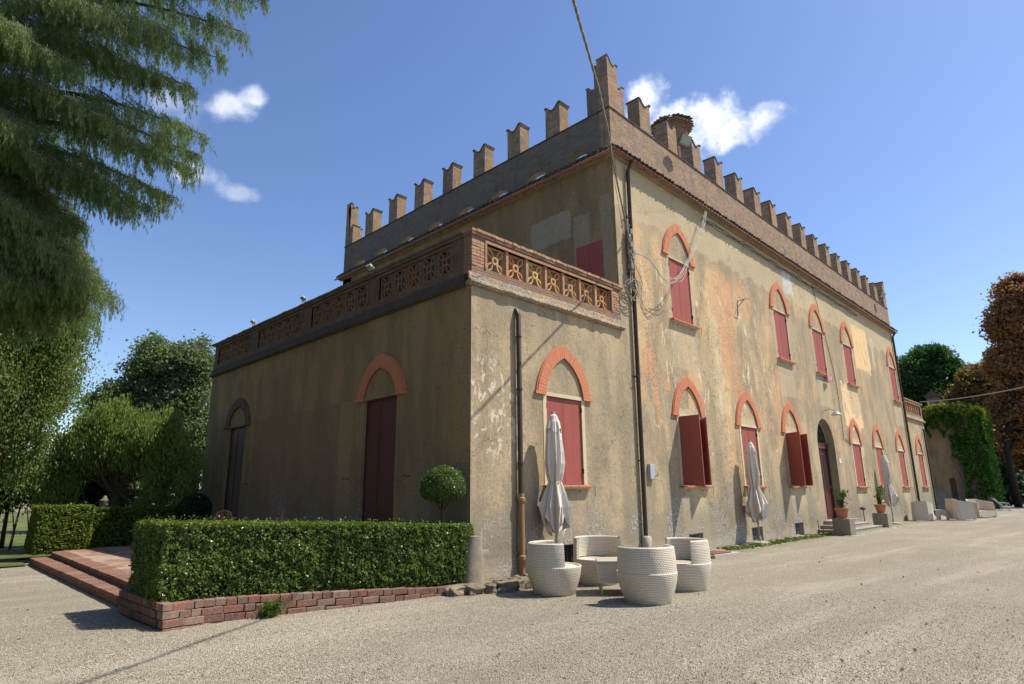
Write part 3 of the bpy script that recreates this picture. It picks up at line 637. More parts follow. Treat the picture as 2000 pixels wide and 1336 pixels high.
# tall doors of the wing side, behind the hedge
for y0, y1, mat, mold in ((2.49, 3.84, 'door_red', .0), (10.66, 11.99, 'wood_dark', 0)):
    w = thing('side_door', None, None); w.parent = villa; c = (y0+y1)/2
    sf = lambda u, v, dd: (dd, u, v)
    arch(w, c, 3.88, sf, w=.96, h=.98 if y0 < 5 else .85, wi=.66, hi=.66 if y0 < 5 else .58, mat='arch' if y0 < 5 else 'brick_brown')
    for s_, a, e in ((0, y0+.006, c-.003), (1, c+.003, y1-.006)):
        b = MB(); b.box((.07, a, .28), (.11, e, 3.80))
        for z0, z1 in ((.45, 1.3), (1.42, 3.65)): b.box((.060, a+.09, z0), (.069, e-.09, z1))
        b.build('leaf', MT[mat], w)
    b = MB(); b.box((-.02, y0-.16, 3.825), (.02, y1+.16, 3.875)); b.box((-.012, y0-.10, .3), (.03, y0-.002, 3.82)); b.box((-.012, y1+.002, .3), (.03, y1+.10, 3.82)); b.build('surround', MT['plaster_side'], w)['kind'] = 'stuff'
    for yy in (y0-.55, y1+.55): b = MB(); b.tube([(.02, yy, 2.0), (-.07, yy, 2.0), (-.09, yy+.10, 2.03), (-.07, yy+.14, 1.99)], .010, 5); b.build('shutter_hook', MT['iron'], w)

# ---- eaves: gutter, pent strip of roof tiles all round
b = MB()
b.prism([(0, ZE-.02), (-.22, ZE-.02), (-.22, ZE+.03), (0, ZE+.30)], lambda u, v, dd: (dd, u, v), W1-.22, XE+.22)
b.prism([(0, ZE-.021), (.001, ZE+.299), (-.219, ZE+.031), (-.219, ZE-.021)], lambda u, v, dd: (W1+u, dd, v), .0, DM+.2)
b.build('eaves_board', MT['ledge'], villa)
b = MB(); b.box((W1-.12, -.12, ZE-.09), (XE+.12, -.001, ZE-.021)); b.box((W1-.12, .0, ZE-.09), (W1-.001, DM+.1, ZE-.021)); b.build('eaves_moulding', MT['ledge'], villa)
b = MB(); b.tube([(W1-.25, -.25, ZE-.03), (XE+.27, -.25, ZE-.03)], .036, 8); b.tube([(W1-.25, -.20, ZE-.03), (W1-.25, DM+.25, ZE-.03)], .036, 8); b.build('gutter', MT['copper'], villa, smooth=True)
tl = MB(); n = 6
for k in range(n):
    a0, a1 = math.pi*k/n, math.pi*(k+1)/n; r0, r1 = .064, .055
    for dr, fl in ((0, 1), (-.016, -1)):
        q = [((r0+dr)*math.cos(a0), -.20, (r0+dr)*math.sin(a0)), ((r0+dr)*math.cos(a1), -.20, (r0+dr)*math.sin(a1)), ((r1+dr)*math.cos(a1), .20, (r1+dr)*math.sin(a1)), ((r1+dr)*math.cos(a0), .20, (r1+dr)*math.sin(a0))]
        tl.poly(q if fl < 0 else q[::-1])
    tl.poly([(r0*math.cos(a0), -.2, r0*math.sin(a0)), ((r0-.016)*math.cos(a0), -.2, (r0-.016)*math.sin(a0)), ((r0-.016)*math.cos(a1), -.2, (r0-.016)*math.sin(a1)), (r0*math.cos(a1), -.2, r0*math.sin(a1))])
tile0 = tl.build('roof_tile', MT['roof_tile'], villa); first = True
def put_tile(x, y, rz):
    global first
    o = tile0 if first else inst(tile0, villa); first = False
    o.location = (x, y, ZE+.145+random.uniform(-.012, .012)); o.rotation_euler = (R(40)+random.uniform(-.04, .04), random.uniform(-.05, .05), rz+random.uniform(-.05, .05))
x = W1-.15
while x < XE+.2: put_tile(x, -.155+random.uniform(-.02, .02), 0); x += .215
y = .1
while y < DM+.15: put_tile(W1-.155+random.uniform(-.02, .02), y, R(-90)); y += .215

# ---- parapet with weep arches on the side
PZ0, PZ1, PT = ZE+.28, 12.60, .38
b = MB(); b.box((W1, 0, PZ0), (XE, PT, PZ1)); b.build('parapet_front', MT['brick_old'], villa)
def outline_with_arches(y0, y1, centres):
    p = [(y0, PZ0)]
    for c in centres: p += [(c-.47, PZ0)]+[(c-.45*math.cos(math.pi*k/8), PZ0+.05+.22*math.sin(math.pi*k/8)) for k in range(9)]+[(c+.47, PZ0)]
    return p+[(y1, PZ0), (y1, PZ1), (y0, PZ1)]
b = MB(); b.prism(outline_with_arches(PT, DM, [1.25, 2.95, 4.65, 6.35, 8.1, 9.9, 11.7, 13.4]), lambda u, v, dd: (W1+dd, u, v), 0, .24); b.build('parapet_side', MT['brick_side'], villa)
b = MB(); b.box((XE-PT, PT, PZ0), (XE, DM-PT, PZ1)); b.box((W1+PT, DM-PT, PZ0), (XE, DM, PZ1)); b.build('parapet_rear', MT['brick_old'], villa)
b = MB(); b.box((W1-.03, -.03, PZ1), (XE+.03, PT+.03, PZ1+.03)); b.box((W1-.03, PT+.03, PZ1), (W1+PT+.03, DM+.03, PZ1+.03)); b.build('parapet_coping', MT['roof_tile'], villa)
# ---- swallowtail merlons
MW, MH = .60, 1.13
def tail(u0, u1, h, lip=.035, n=5):
    """top outline of one swallowtail between u0 and u1 (right to left)"""
    w = u1-u0; c = (u0+u1)/2; P_ = [(u1, h-.07), (u1+lip, h-.03), (u1+lip, h)]
    for k in range(n+1): t = k/n; P_.append((u1-w*.10-(w*.40)*t, h-(.19*min(1, w/.6))*math.sin(t*math.pi/2)**1.3))
    for k in range(n-1, -1, -1): t = k/n; P_.append((u0+w*.10+(w*.40)*t, h-(.19*min(1, w/.6))*math.sin(t*math.pi/2)**1.3))
    return P_+[(u0-lip, h), (u0-lip, h-.03), (u0, h-.07)]
def capstrip(top, th=.028, over=.025):
    return top
def merlon(kind, along, pos, mat):
    fn = {'x': lambda u, v, dd: (u, dd, v), 'y': lambda u, v, dd: (dd, u, v)}[along]
    mo = thing('merlon', None, None); mo.parent = villa; mo.location = pos
    j = random.uniform(-.03, .03); tp = tail(0, MW, MH+j); mo.rotation_euler = (random.uniform(-.012, .012), random.uniform(-.012, .012), random.uniform(-.02, .02))
    b = MB(); b.prism([(0, -.01), (MW, -.01)]+tp, fn, .004, PT+.06); b.build('merlon_body', mat, mo)
    b = MB(); q = tp[1:-1]
    for k in range(len(q)-1):
        a, c = q[k], q[k+1]; b.prism([(a[0], a[1]+.001), (c[0], c[1]+.001), (c[0], c[1]+.03), (a[0], a[1]+.03)][::-1], fn, -.025, PT+.085)
    b.build('merlon_cap', MT['roof_tile'], mo)
    return mo
zb = PZ1+.03
mx_ = [7.01+(32.35-7.01)*k/15 for k in range(16)]
for x in mx_: merlon(0, 'x', (x, 0, zb), MT['brick_old'])
my_ = [1.89, 3.62, 5.36, 7.11, 8.88, 10.66, 12.45]
for y in my_: merlon(0, 'y', (W1, y, zb), MT['brick_old'])
for x in (9.0, 13, 17, 21, 25, 29, 32.2): merlon(0, 'x', (x, DM-PT, zb), MT['brick_old'])
def corner_merlon(cx, cy, dx, dy, matx, maty, h1=1.0, h2=1.64, a1=.80, a2=.50):
    """two-tier corner battlement: an arm along x and one along y, horns at every end"""
    mo = thing('corner_merlon', None, None); mo.parent = villa; mo.location = (cx, cy, zb)
    def arm(full, s0):
        p = [(s0, 0), (a1, 0), (a1, h1-.06), (a1+.035, h1-.03), (a1+.035, h1), (a1-.08, h1), (a1-.17, h1-.12), (a2, h1-.16), (a2, h2-.08), (a2+.035, h2-.04), (a2+.035, h2), (a2-.07, h2-.01), (a2-.16, h2-.13)]
        if s0 < .1: p += [(a2-.28, h2-.12), (.12, h2+.02), (.06, h2+.10), (0, h2+.13)]
        else: p += [(s0, h2-.13)]
        return p
    b = MB(); b.prism(arm(1, 0), lambda u, v, dd: (dx*u, dy*dd, v), 0, PT); b.build('merlon_arm', matx, mo)
    b = MB(); b.prism(arm(0, PT+.001), lambda u, v, dd: (dx*dd, dy*u, v), 0, PT); b.build('merlon_arm', maty, mo)
    b = MB(); q = arm(1, 0)[3:]
    for (u0, v0), (u1, v1) in zip(q, q[1:]):
        if abs(u0-u1) > .02: b.prism([(u0, v0+.001), (u1, v1+.001), (u1, v1+.03), (u0, v0+.03)], lambda u, v, dd: (dx*u, dy*dd, v), -.02, PT+.02)
    b.build('merlon_cap', MT['roof_tile'], mo)
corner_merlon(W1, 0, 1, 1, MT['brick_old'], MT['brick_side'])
corner_merlon(W1, DM, 1, -1, MT['brick_old'], MT['brick_old'], .95, 1.95, .62, .32)
corner_merlon(XE, 0, -1, 1, MT['brick_old'], MT['brick_old'], 1.0, 1.66, .62, .40)

# ---- belvedere turret on the roof
TX, TZZ = 14.5, 12.4
t = thing('turret', None, None); t.parent = villa; t.location = (TX, 2.9, TZZ)
b = MB(); N8 = 8; r0 = .70; H_ = 5.05
for k in range(N8):
    a0, a1 = 2*math.pi*k/N8, 2*math.pi*(k+1)/N8; am = (a0+a1)/2
    pw = r0*math.cos(a0)-r0*math.cos(a1)
    p0 = Vector((r0*math.cos(a0), r0*math.sin(a0), 0)); p1 = Vector((r0*math.cos(a1), r0*math.sin(a1), 0)); e = (p1-p0); L_ = e.length; nrm = Vector((-math.cos(am), -math.sin(am), 0))
    f = lambda u, v, dd: tuple(p0+e*(u/L_)+nrm*dd+Vector((0, 0, v)))
    hole = [(L_*.3, 3.3), (L_*.7, 3.3)]+[(L_*.5+L_*.2*math.cos(math.pi*q/6), 4.1+L_*.3*math.sin(math.pi*q/6)) for q in range(7)]
    lp = [[Vector((u, v, 0)) for u, v in rect(0, L_, -1.3, H_)], [Vector((u, v, 0)) for u, v in hole]]; flat = lp[0]+lp[1]
    for tr in tessellate_polygon(lp): b.poly([f(flat[q].x, flat[q].y, 0) for q in tr])
    for q in range(len(hole)): a, c = hole[q], hole[(q+1) % len(hole)]; b.poly([f(*a, 0), f(*c, 0), f(*c, .2), f(*a, .2)])
b.build('turret_wall', MT['brick_balustrade'], t)
b = MB()
b.lathe([(r0, 4.72), (r0+.06, 4.72), (r0+.06, 4.80), (r0+.10, 4.80), (r0+.10, 4.88), (r0+.17, 4.88), (r0+.15, 4.97), (r0+.20, 4.97), (r0+.20, 5.06), (0, 5.06)], 8)
for k in range(28): a = 2*math.pi*k/28; b.tube([((r0+.02)*math.cos(a), (r0+.02)*math.sin(a), 4.86), ((r0+.21)*math.cos(a), (r0+.21)*math.sin(a), 4.93)], .035, 4)
b.build('turret_cornice', MT['brick_balustrade'], t)
b = MB(); b.lathe([(0, 5.06), (r0+.24, 5.08), (0, 5.6)], 8)
for k in range(30): a = 2*math.pi*k/30; ro_ = (r0+.30)*(math.cos(math.pi/8)/math.cos((a % (math.pi/4))-math.pi/8)); b.tube([(ro_*math.cos(a), ro_*math.sin(a), 5.085+.03*random.random()), (.1*math.cos(a), .1*math.sin(a), 5.62)], [.045, .012], 6)
b.build('turret_roof', MT['roof_tile'], t); b = MB(); b.lathe([(.42, -1.3), (.42, 5.0)], 10); b.build('turret_core', MT['black'], t)

# ---- balustrades of the two wings: lichened cornice, brick piers, terracotta tracery, coping
CZ0, CZ1, BZ0, BZ1, BT = 5.86, 6.09, 6.26, 6.84, 7.10
def tracery_panel_mesh(w, h):
    """pierced terracotta square: ring in the middle, four pointed petals to the corners"""
    b = MB(); cx_, cz_ = w/2, h/2; t0, t1 = 0, .07
    fr = .022
    f = lambda u, v, dd: (u, dd, v)
    for q in (rect(0, w, 0, fr), rect(0, w, h-fr, h), rect(0, fr, fr, h-fr), rect(w-fr, w, fr, h-fr)): b.prism(q, f, t0, t1)
    def strip(pts, wd, y0, y1):
        for (a, c) in zip(pts, pts[1:]):
            a = Vector(a); c = Vector(c); d_ = (c-a).normalized(); nn = Vector((-d_.y, d_.x))*wd/2
            b.prism([tuple(a-nn), tuple(c-nn), tuple(c+nn), tuple(a+nn)], f, y0, y1)
    ring = [(cx_+.075*math.cos(2*math.pi*k/12), cz_+.075*math.sin(2*math.pi*k/12)) for k in range(13)]; strip(ring, .048, -.016, t1)
    for sx in (-1, 1):
        for sz in (-1, 1):
            P0 = Vector((cx_+sx*.06, cz_+sz*.06)); P1 = Vector((cx_+sx*(w/2-.02), cz_+sz*(h/2-.02))); d_ = P1-P0; nn = Vector((-d_.y, d_.x)).normalized()
            for s_ in (-1, 1):
                strip([tuple(P0+d_*(k/5)+nn*s_*.062*math.sin(math.pi*k/5)) for k in range(6)], .036, -.004+.001*s_, t1-.002-.001*s_)
    return b
def balustrade(name, L0, L1, place, side_, bays, mats, rows=True):
    """place(u, d, z) -> local xyz; d runs into the building"""
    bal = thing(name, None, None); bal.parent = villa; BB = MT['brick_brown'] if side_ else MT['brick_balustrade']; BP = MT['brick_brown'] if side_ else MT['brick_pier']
    pf = lambda u, v, dd: place(u, dd, v)
    b = MB(); N_ = int((L1-L0)/.16)
    # cornice with a broken lip
    us = [L0-.10+(L1-L0+(.1 if side_ else .14))*k/N_ for k in range(N_+1)]; jj = [random.uniform(-.02, .018) for _ in us]
    prof = lambda j: [(-.02, CZ0-.06), (-.07+j*.6, CZ0-.045), (-.125+j, CZ0-.01), (-.11+j, CZ0+.045), (-.05+j*.3, CZ0+.09), (-.028, CZ1), (.02, CZ1+.004)]
    for k in range(N_):
        A, B = prof(jj[k]), prof(jj[k+1])
        for q in range(len(A)-1):
            b.poly([place(us[k], A[q][0], A[q][1]), place(us[k+1], B[q][0], B[q][1]), place(us[k+1], B[q+1][0], B[q+1][1]), place(us[k], A[q+1][0], A[q+1][1])])
    b.poly([place(us[-1], p[0], p[1]) for p in prof(jj[-1])]); b.poly([place(us[0], p[0], p[1]) for p in prof(jj[0])])
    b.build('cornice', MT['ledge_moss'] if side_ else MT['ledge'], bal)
    b = MB(); b.prism(rect(L0, L1, CZ1, BZ0), pf, -.004, .26); b.build('base_course', BB, bal)
    b = MB(); b.prism(rect(L0, L1, BZ1, BZ1+.10), pf, -.004, .26); b.build('top_course', BB, bal)
    piers = []; e = L0
    pw = mats['pw']; 
    for (a, c, n_) in bays: piers.append((e, a)); e = c
    piers.append((e, L1))
    for a, c in piers: b = MB(); b.prism(rect(a, c, BZ0, BZ1), pf, .02 if rows else -.004, .26); b.build('pier', BB, bal)
    if rows:
        bm = None
        for a, c in piers:
            z = CZ1+.17+.004; r_ = 0
            nrow = 8; rh = (BZ1-BZ0)/nrow
            for r_ in range(nrow):
                z0 = BZ0+r_*rh; x0 = a; k = 0
                lens = [.24, .13] if r_ % 2 else [.13, .24]
                while x0 < c-.03:
                    l_ = min(lens[k % 2], c-x0); k += 1
                    if bm is None:
                        q = MB(); q.prism(rect(0.004, .996, .005, rh-.007), lambda u, v, dd: (u, dd, v), 0, .06); bm = q.build('brick', MT['brick_pier'], bal); o = bm
                    else: o = inst(bm, bal)
                    P0 = place(x0, -.012+random.uniform(-.006, .006), z0); o.location = P0; o.scale = (l_-.004, 1, 1); x0 += l_
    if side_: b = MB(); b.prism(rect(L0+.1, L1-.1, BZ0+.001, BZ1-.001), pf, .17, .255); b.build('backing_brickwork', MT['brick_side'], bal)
    # posts and tracery panels
    pm = None; sm = None
    for (a, c, n_) in bays:
        pitch = (c-a)/n_; postw = .115
        b = MB(); b.prism(rect(a-.055, a, BZ0, BZ1), pf, -.03, .12); b.prism(rect(c, c+.055, BZ0, BZ1), pf, -.03, .12); b.prism(rect(a-.055, c+.055, BZ1, BZ1+.055), pf, -.034, .12); b.build('bay_frame', BP, bal)
        for k in range(n_+1):
            u = a+k*pitch; u0, u1 = (u, u+postw/2) if k == 0 else ((u-postw/2, u) if k == n_ else (u-postw/2, u+postw/2))
            b = MB(); b.prism(rect(u0+.001, u1-.001, BZ0, BZ1), pf, .03, .20)
            if 0 < k < n_: b.prism(rect(u-.035, u+.035, BZ0, BZ1-.001), pf, .008, .03)
            b.build('post', BP, bal)
        for k in range(n_):
            w_ = pitch-postw
            if pm is None or abs(pm[1]-w_) > .004:
                q = tracery_panel_mesh(w_-.004, BZ1-BZ0-.006); o = q.build('tracery_panel', MT['tracery_shaded' if side_ else 'tracery'], bal); pm = (o, w_)
            else: o = inst(pm[0], bal)
            o.location = place(a+k*pitch+postw/2+.002, .075, BZ0+.003); o.rotation_euler = (0, 0, R(90) if side_ else 0)
    # coping bricks
    u = L0-.04; cm = None; step = .135 if rows else .27
    while u < L1+.02:
        if cm is None: q = MB(); q.prism(rect(0.003, step-.004, 0, .062), pf if False else (lambda u_, v, dd: (dd, u_, v) if side_ else (u_, dd, v)), -.065, .31); cm = q.build('coping_brick', BP, bal, bevel=0); o = cm
        else: o = inst(cm, bal)
        P0 = Vector(place(u, random.uniform(-.012, .012), BZ1+.162+random.uniform(0, .012))); o.location = P0; o.rotation_euler = (0, 0, random.uniform(-.02, .02)); u += step
    b = MB(); b.prism(rect(L0-.02, L1+.02, BZ1+.10, BZ1+.16), pf, -.045, .29); b.build('coping_course', BB, bal)
    return bal
balustrade('balustrade', 0.0, W1-.005, lambda u, dd, z: (u, dd, z), False, [(.42, 4.94, 7)], {'pw': .4})
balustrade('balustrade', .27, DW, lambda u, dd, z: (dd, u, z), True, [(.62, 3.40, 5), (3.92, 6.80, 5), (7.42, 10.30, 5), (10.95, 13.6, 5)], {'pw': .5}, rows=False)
balustrade('balustrade', XE+.005, XR, lambda u, dd, z: (u, dd, z), False, [(XE+.4, XR-.4, 7)], {'pw': .4}, rows=False)

# ---- drain pipes
def pipe(pts, r, mat, name='drainpipe', brackets=(), collar=()):
    b = MB(); b.tube(pts, r, 10); x, y = pts[-1][0], pts[-1][1]
    for z in brackets: b.lathe([(r, z), (r+.012, z), (r+.012, z+.03), (r, z+.03)], 12, (x, y, 0)); b.tube([(x, y, z+.015), (x, .01, z+.015)], .01, 5)
    for z in collar: b.lathe([(r, z-.02), (r+.022, z), (r+.022, z+.07), (r, z+.09)], 14, (x, y, 0))
    return b.build(name, MT[mat], villa, smooth=False)
def smooth_pts(o):
    o.data.polygons.foreach_set('use_smooth', [True]*len(o.data.polygons)); o.modifiers.new('es', 'EDGE_SPLIT').split_angle = R(40); return o
smooth_pts(pipe([(1.30, .12, 5.56), (1.30, -.02, 5.52), (1.30, -.085, 5.40), (1.30, -.085, 1.60)], .055, 'pipe', brackets=(4.9, 3.75, 2.2)))
smooth_pts(pipe([(1.30, -.09, 1.62), (1.30, -.09, -.02)], .066, 'clay_pipe', collar=(1.46, .34)))
smooth_pts(pipe([(6.02, -.25, ZE-.03), (6.02, -.20, ZE-.16), (6.00, -.09, ZE-.34), (5.80, -.09, .5)], .058, 'pipe', brackets=(9.2, 7.5, 4.6, 2.4)))
b = MB(); b.lathe([(.13, .0), (.135, .12), (.12, .30), (.125, .52), (.085, .56), (0, .56)], 12, (5.80, -.09, 0), wob=lambda t_, z: 1+.08*math.sin(3*t_+z*9)); b.build('pipe_sleeve', MT['concrete'], villa, smooth=True)
smooth_pts(pipe([(34.55, -.25, ZE-.03), (34.55, -.20, ZE-.16), (34.5, -.09, ZE-.34), (34.42, -.09, 0)], .06, 'pipe', brackets=(8, 5, 3)))
smooth_pts(pipe([(38.65, .1, 5.45), (38.65, -.09, 5.35), (38.6, -.09, 0)], .055, 'pipe'))

# ---- wall furniture
b = MB(); b.box((6.20, -.09, 1.95), (6.42, .01, 2.34)); b.build('meter_box', MT['box_grey'], villa, bevel=.012)
b = MB(); b.tube([(6.40, -.10, 2.03), (6.48, -.14, 2.05), (6.50, -.11, 2.12)], .010, 5); b.build('meter_cable', MT['cable_dark'], villa)
b = MB(); b.box((21.62, -.02, 2.78), (21.82, .01, 2.98)); b.build('house_number_plate', MT['white_plastic'], villa)
b = MB(); b.lathe([(.02, .16), (.10, .12), (.22, .0), (.20, -.01), (0, .02)], 14, (20.6, -.45, 4.78)); b.tube([(20.4, .01, 4.95), (20.45, -.25, 5.05), (20.6, -.45, 4.94)], .018, 6); b.build('door_lamp', MT['grey_metal'], villa)
b = MB()
for (p, q) in (((12.80, .01, 8.28), (12.80, -.32, 8.30)), ((12.80, -.32, 8.30), (13.1, -.34, 8.34)), ((12.80, .01, 8.05), (12.80, -.25, 8.28)), ((12.8, .0, 8.28), (12.7, -.02, 7.7))): b.tube([p, q], .012, 5)
b.build('iron_bracket', MT['iron'], villa)
def flood(x, y, z, s, rz, name='floodlight', mat='lamp_body', tilt=.6):
    fl = thing(name, None, None); fl.parent = villa; fl.location = (x, y, z); fl.rotation_euler = (0, 0, rz)
    b = MB(); c, s_ = math.cos(tilt), math.sin(tilt)
    f = lambda u, v, dd: (u*s, (-v*s_-dd*c)*s, (v*c-dd*s_)*s)
    b.prism([(-.5, -.35), (.5, -.35), (.5, .35), (-.5, .35)], f, 0, .22); b.prism([(-.35, -.25), (.35, -.25), (.35, .25), (-.35, .25)], f, -.12, 0); b.build('housing', MT[mat], fl)
    b = MB(); b.prism([(-.45, -.30), (.45, -.30), (.45, .30), (-.45, .30)], f, .221, .235); b.build('lens', MT['lens'], fl)
    b = MB(); b.tube([(-.53*s, 0, 0), (-.53*s, .15*s, -.5*s), (.53*s, .15*s, -.5*s), (.53*s, 0, 0)], .02*s+.004, 5); b.tube([(0, .15*s, -.5*s), (0, .30*s, -.62*s)], .03*s, 5); b.build('yoke', MT['iron'], fl)
    return fl
flood(9.05, -.38, 12.98, .46, R(-12)); flood(32.3, -.35, 12.9, .40, R(-20))
for y in (3.83, 7.35, 10.81): flood(-.02, y, 7.26, .20, R(-90), 'spotlight', 'white_plastic', tilt=.9)

# ---- overhead cable to the corner, wire tangle on the pipe, loops to the eaves
def wires(name, paths, mat, r=.009, parent=None, label=None, cat=None):
    b = MB()
    for p in paths: b.tube(p, r, 5, cap=False)
    o = b.build(name, MT[mat], parent, smooth=True)
    if label: tag(o, label, cat)
    return o
def sagged(p, q, sag, n=14, jit=0):
    p, q = Vector(p), Vector(q); return [p.lerp(q, k/n)+Vector((random.uniform(-jit, jit), random.uniform(-jit, jit), -sag*4*(k/n)*(1-k/n)+random.uniform(-jit, jit))) for k in range(n+1)]
def helix(path, r, turns, ph):
    out = []; n = len(path)
    for k, p in enumerate(path): t = ph+turns*2*math.pi*k/n; out.append(Vector(p)+Vector((r*math.cos(t), r*math.sin(t)*.6, r*math.sin(t))))
    return out
ov = [(5.88, -.10, 8.72), (5.3, -.46, 8.32), (4.70, -.81, 8.12), (4.11, -1.16, 7.97), (3.36, -1.61, 7.87), (2.55, -2.08, 7.75), (1.74, -2.55, 7.64), (.93, -3.03, 7.53), (.22, -3.45, 7.43), (-.51, -3.9, 7.35), (-1.12, -4.25, 7.26), (-1.72, -4.6, 7.17), (-2.09, -4.8, 7.1), (-2.64, -5.1, 7.0), (-3.15, -5.38, 6.89), (-3.48, -5.56, 6.84), (-4.6, -6.2, 6.68), (-6.4, -7.2, 6.5), (-10, -9.2, 6.4), (-18, -13.6, 7.4)]
b = MB(); base = [Vector(p) for p in ov]
fine = []
for k in range(len(base)-1):
    for q in range(6): fine.append(base[k].lerp(base[k+1], q/6))
fine.append(base[-1])
for ph in (0, 2.1, 4.2): b.tube(helix(fine, .015, len(fine)/7, ph), .0105, 5)
tag(b.build('overhead_cable', MT['cable'], None, smooth=True), 'twisted grey overhead cable running up from the wire tangle past the near villa corner', 'cable')
P_ = []
dn = [(5.38, -.05, 11.05), (5.50, -.05, 10.2), (5.66, -.05, 9.4), (5.80, -.06, 8.85), (5.86, -.10, 8.3), (5.84, -.10, 7.7), (5.9, -.1, 7.1)]
P_.append(dn)
wires('corner_cable', P_, 'cable_dark', .009, villa)
P_ = []
for k in range(16):
    z0 = random.uniform(8.5, 9.0); x0 = 5.84; q = []; z = z0; x = x0+random.uniform(-.05, .05)
    for s_ in range(10): q.append((x, -.08-random.random()*.10, z)); z -= random.uniform(.08, .20); x += random.uniform(-.09, .09)+(x0-x)*.4
    P_.append(q)
wires('wire_tangle', P_, 'cable', .013, villa)
b = MB()
for z, x in ((8.75, 5.86), (8.35, 5.82), (8.0, 5.88), (7.7, 5.8), (8.15, 5.93)): b.box((x-.06, -.19, z-.07), (x+.06, -.06, z+.09))
b.build('junction_boxes', MT['lamp_body'], villa, bevel=.015)['kind'] = 'stuff'
P_ = []
for k in range(6):
    cx_, cz_, rr = 5.78+random.uniform(-.12, .1), 7.05+random.uniform(-.15, .15), random.uniform(.22, .36)
    P_.append([(cx_+rr*math.cos(a_/10*6.28)*random.uniform(.9, 1.1), -.10-.03*k, cz_+rr*.8*math.sin(a_/10*6.28)) for a_ in range(11)])
P_.append([(5.95, -.12, 7.9), (6.25, -.12, 7.55), (6.38, -.10, 7.30), (6.15, -.1, 7.2), (5.9, -.1, 7.15)])
wires('wire_loops', P_, 'cable', .010, villa)
P_ = []
for k in range(5):
    a = [(6.0, -.14, 8.15+.02*k), (6.5, -.30, 8.05), (7.0, -.42, 7.62-.02*k), (7.35, -.46, 7.55+.03*k), (8.0, -.44, 8.02-.05*k), (8.7, -.40, 8.62+.03*k), (9.4, -.36, 9.45), (10.1, -.30, 10.35), (10.5, -.22, 10.98)]
    P_.append(helix([Vector(p) for p in a], .055, 2.2, k*1.25))
b = MB()
for p in P_:
    f_ = []
    for k in range(len(p)-1):
        for q in range(5):
            p0 = p[max(k-1, 0)]; p1 = p[k]; p2 = p[k+1]; p3 = p[min(k+2, len(p)-1)]; t = q/5
            f_.append(.5*((2*p1)+(p2-p0)*t+(2*p0-5*p1+4*p2-p3)*t*t+(3*p1-p0-3*p2+p3)*t**3))
    f_.append(p[-1]); b.tube(f_, .0075, 5, cap=False)
b.build('slung_cable', MT['cable_pale'], villa, smooth=True)
P_ = []
for k in range(3):
    q = []; x = 10.5
    while x < 28: q.append((x, -.05-.02*k, 10.90-.05*k-.16*abs(math.sin(x*1.3+k))-.05*random.random())); x += .45
    P_.append(q)
wires('eaves_wires', P_, 'cable_dark', .012, villa)
wires('wall_wire', [[(21.05, -.03, 10.9), (21.9, -.03, 8.8), (22.6, -.03, 6.6), (22.65, -.03, 5.0), (22.6, -.03, 3.95), (22.9, -.03, 3.85), (23.5, -.03, 3.8)]], 'cable_dark', .012, villa)

cl = MB(); n = 8
for k in range(n):
    for q in range(5):
        f = lambda a_, c_: (21.02+.62*a_/n*(1-.35*c_/5), -.17-.03*math.sin(a_*1.9)-.02*c_/5, 6.64-.40*c_/5*(1-.55*a_/n if c_ > 2 else 1))
        cl.poly([f(k, q), f(k+1, q), f(k+1, q+1), f(k, q+1)])
tag(cl.build('cloth', MT['cloth_pink'], None, smooth=True), 'pink striped cloth hanging over the upper sill above the front door', 'cloth')

# ================================================================== TERRACE, BRICK EDGES, HEDGES
TZ = .27
sheet('terrace', [(-4.72, .55), (0, .05), (0, 14.0), (-1.0, 13.4), (-4.42, 11.5)], TZ, MT['paving'])
ter = tag(thing('terrace_steps', None, None), 'two long low red brick steps along the left edge of the terrace', 'steps')
b = MB()
b.prism([(-5.05, -.02), (-4.2, .05), (-3.9, 11.5), (-4.86, 11.5), (-5.09, 2.0)][::-1], lambda u, v, dd: (u, v, dd), -.1, .09); b.build('lower_riser', MT['brick_red'], ter)
b = MB(); b.prism([(-4.84, 1.9), (-4.2, 1.9), (-3.9, 11.48), (-4.43, 11.48)][::-1], lambda u, v, dd: (u, v, dd), .09, .20); b.build('upper_riser', MT['brick_red'], ter)
def unit_brick(name, lx, ly, lz, parent, mat='brick_loose'):
    b = MB(); e = .006
    for i in (0,): b.box((0, 0, 0), (lx, ly, lz))
    o = b.build(name, MT[mat], parent, bevel=.006); return o
ub = None
def lay(o0, parent, x, y, z, rz=0, s=(1,1,1)):
    o = inst(o0, parent, (x, y, z), (random.uniform(-.015, .015), random.uniform(-.015, .015), rz+random.uniform(-.02, .02)), s); return o
row = [(lambda t: -5.09+.23*max(0, (t-2))/9.5, .16, 2.0, 11.4), (lambda t: -4.84+.41*(t-1.9)/9.6, TZ+.004, 1.95, 11.35)]
src = unit_brick('brick', .34, .118, .068, ter); src.location = (-5.09, 1.88, .093)
for fx, top, y0, y1 in row:
    y = y0
    while y < y1:
        lay(src, ter, fx(y)+random.uniform(-.008, .008), y, top-.068, .02, (1+random.uniform(-.03, .03), 1, 1)); y += .128
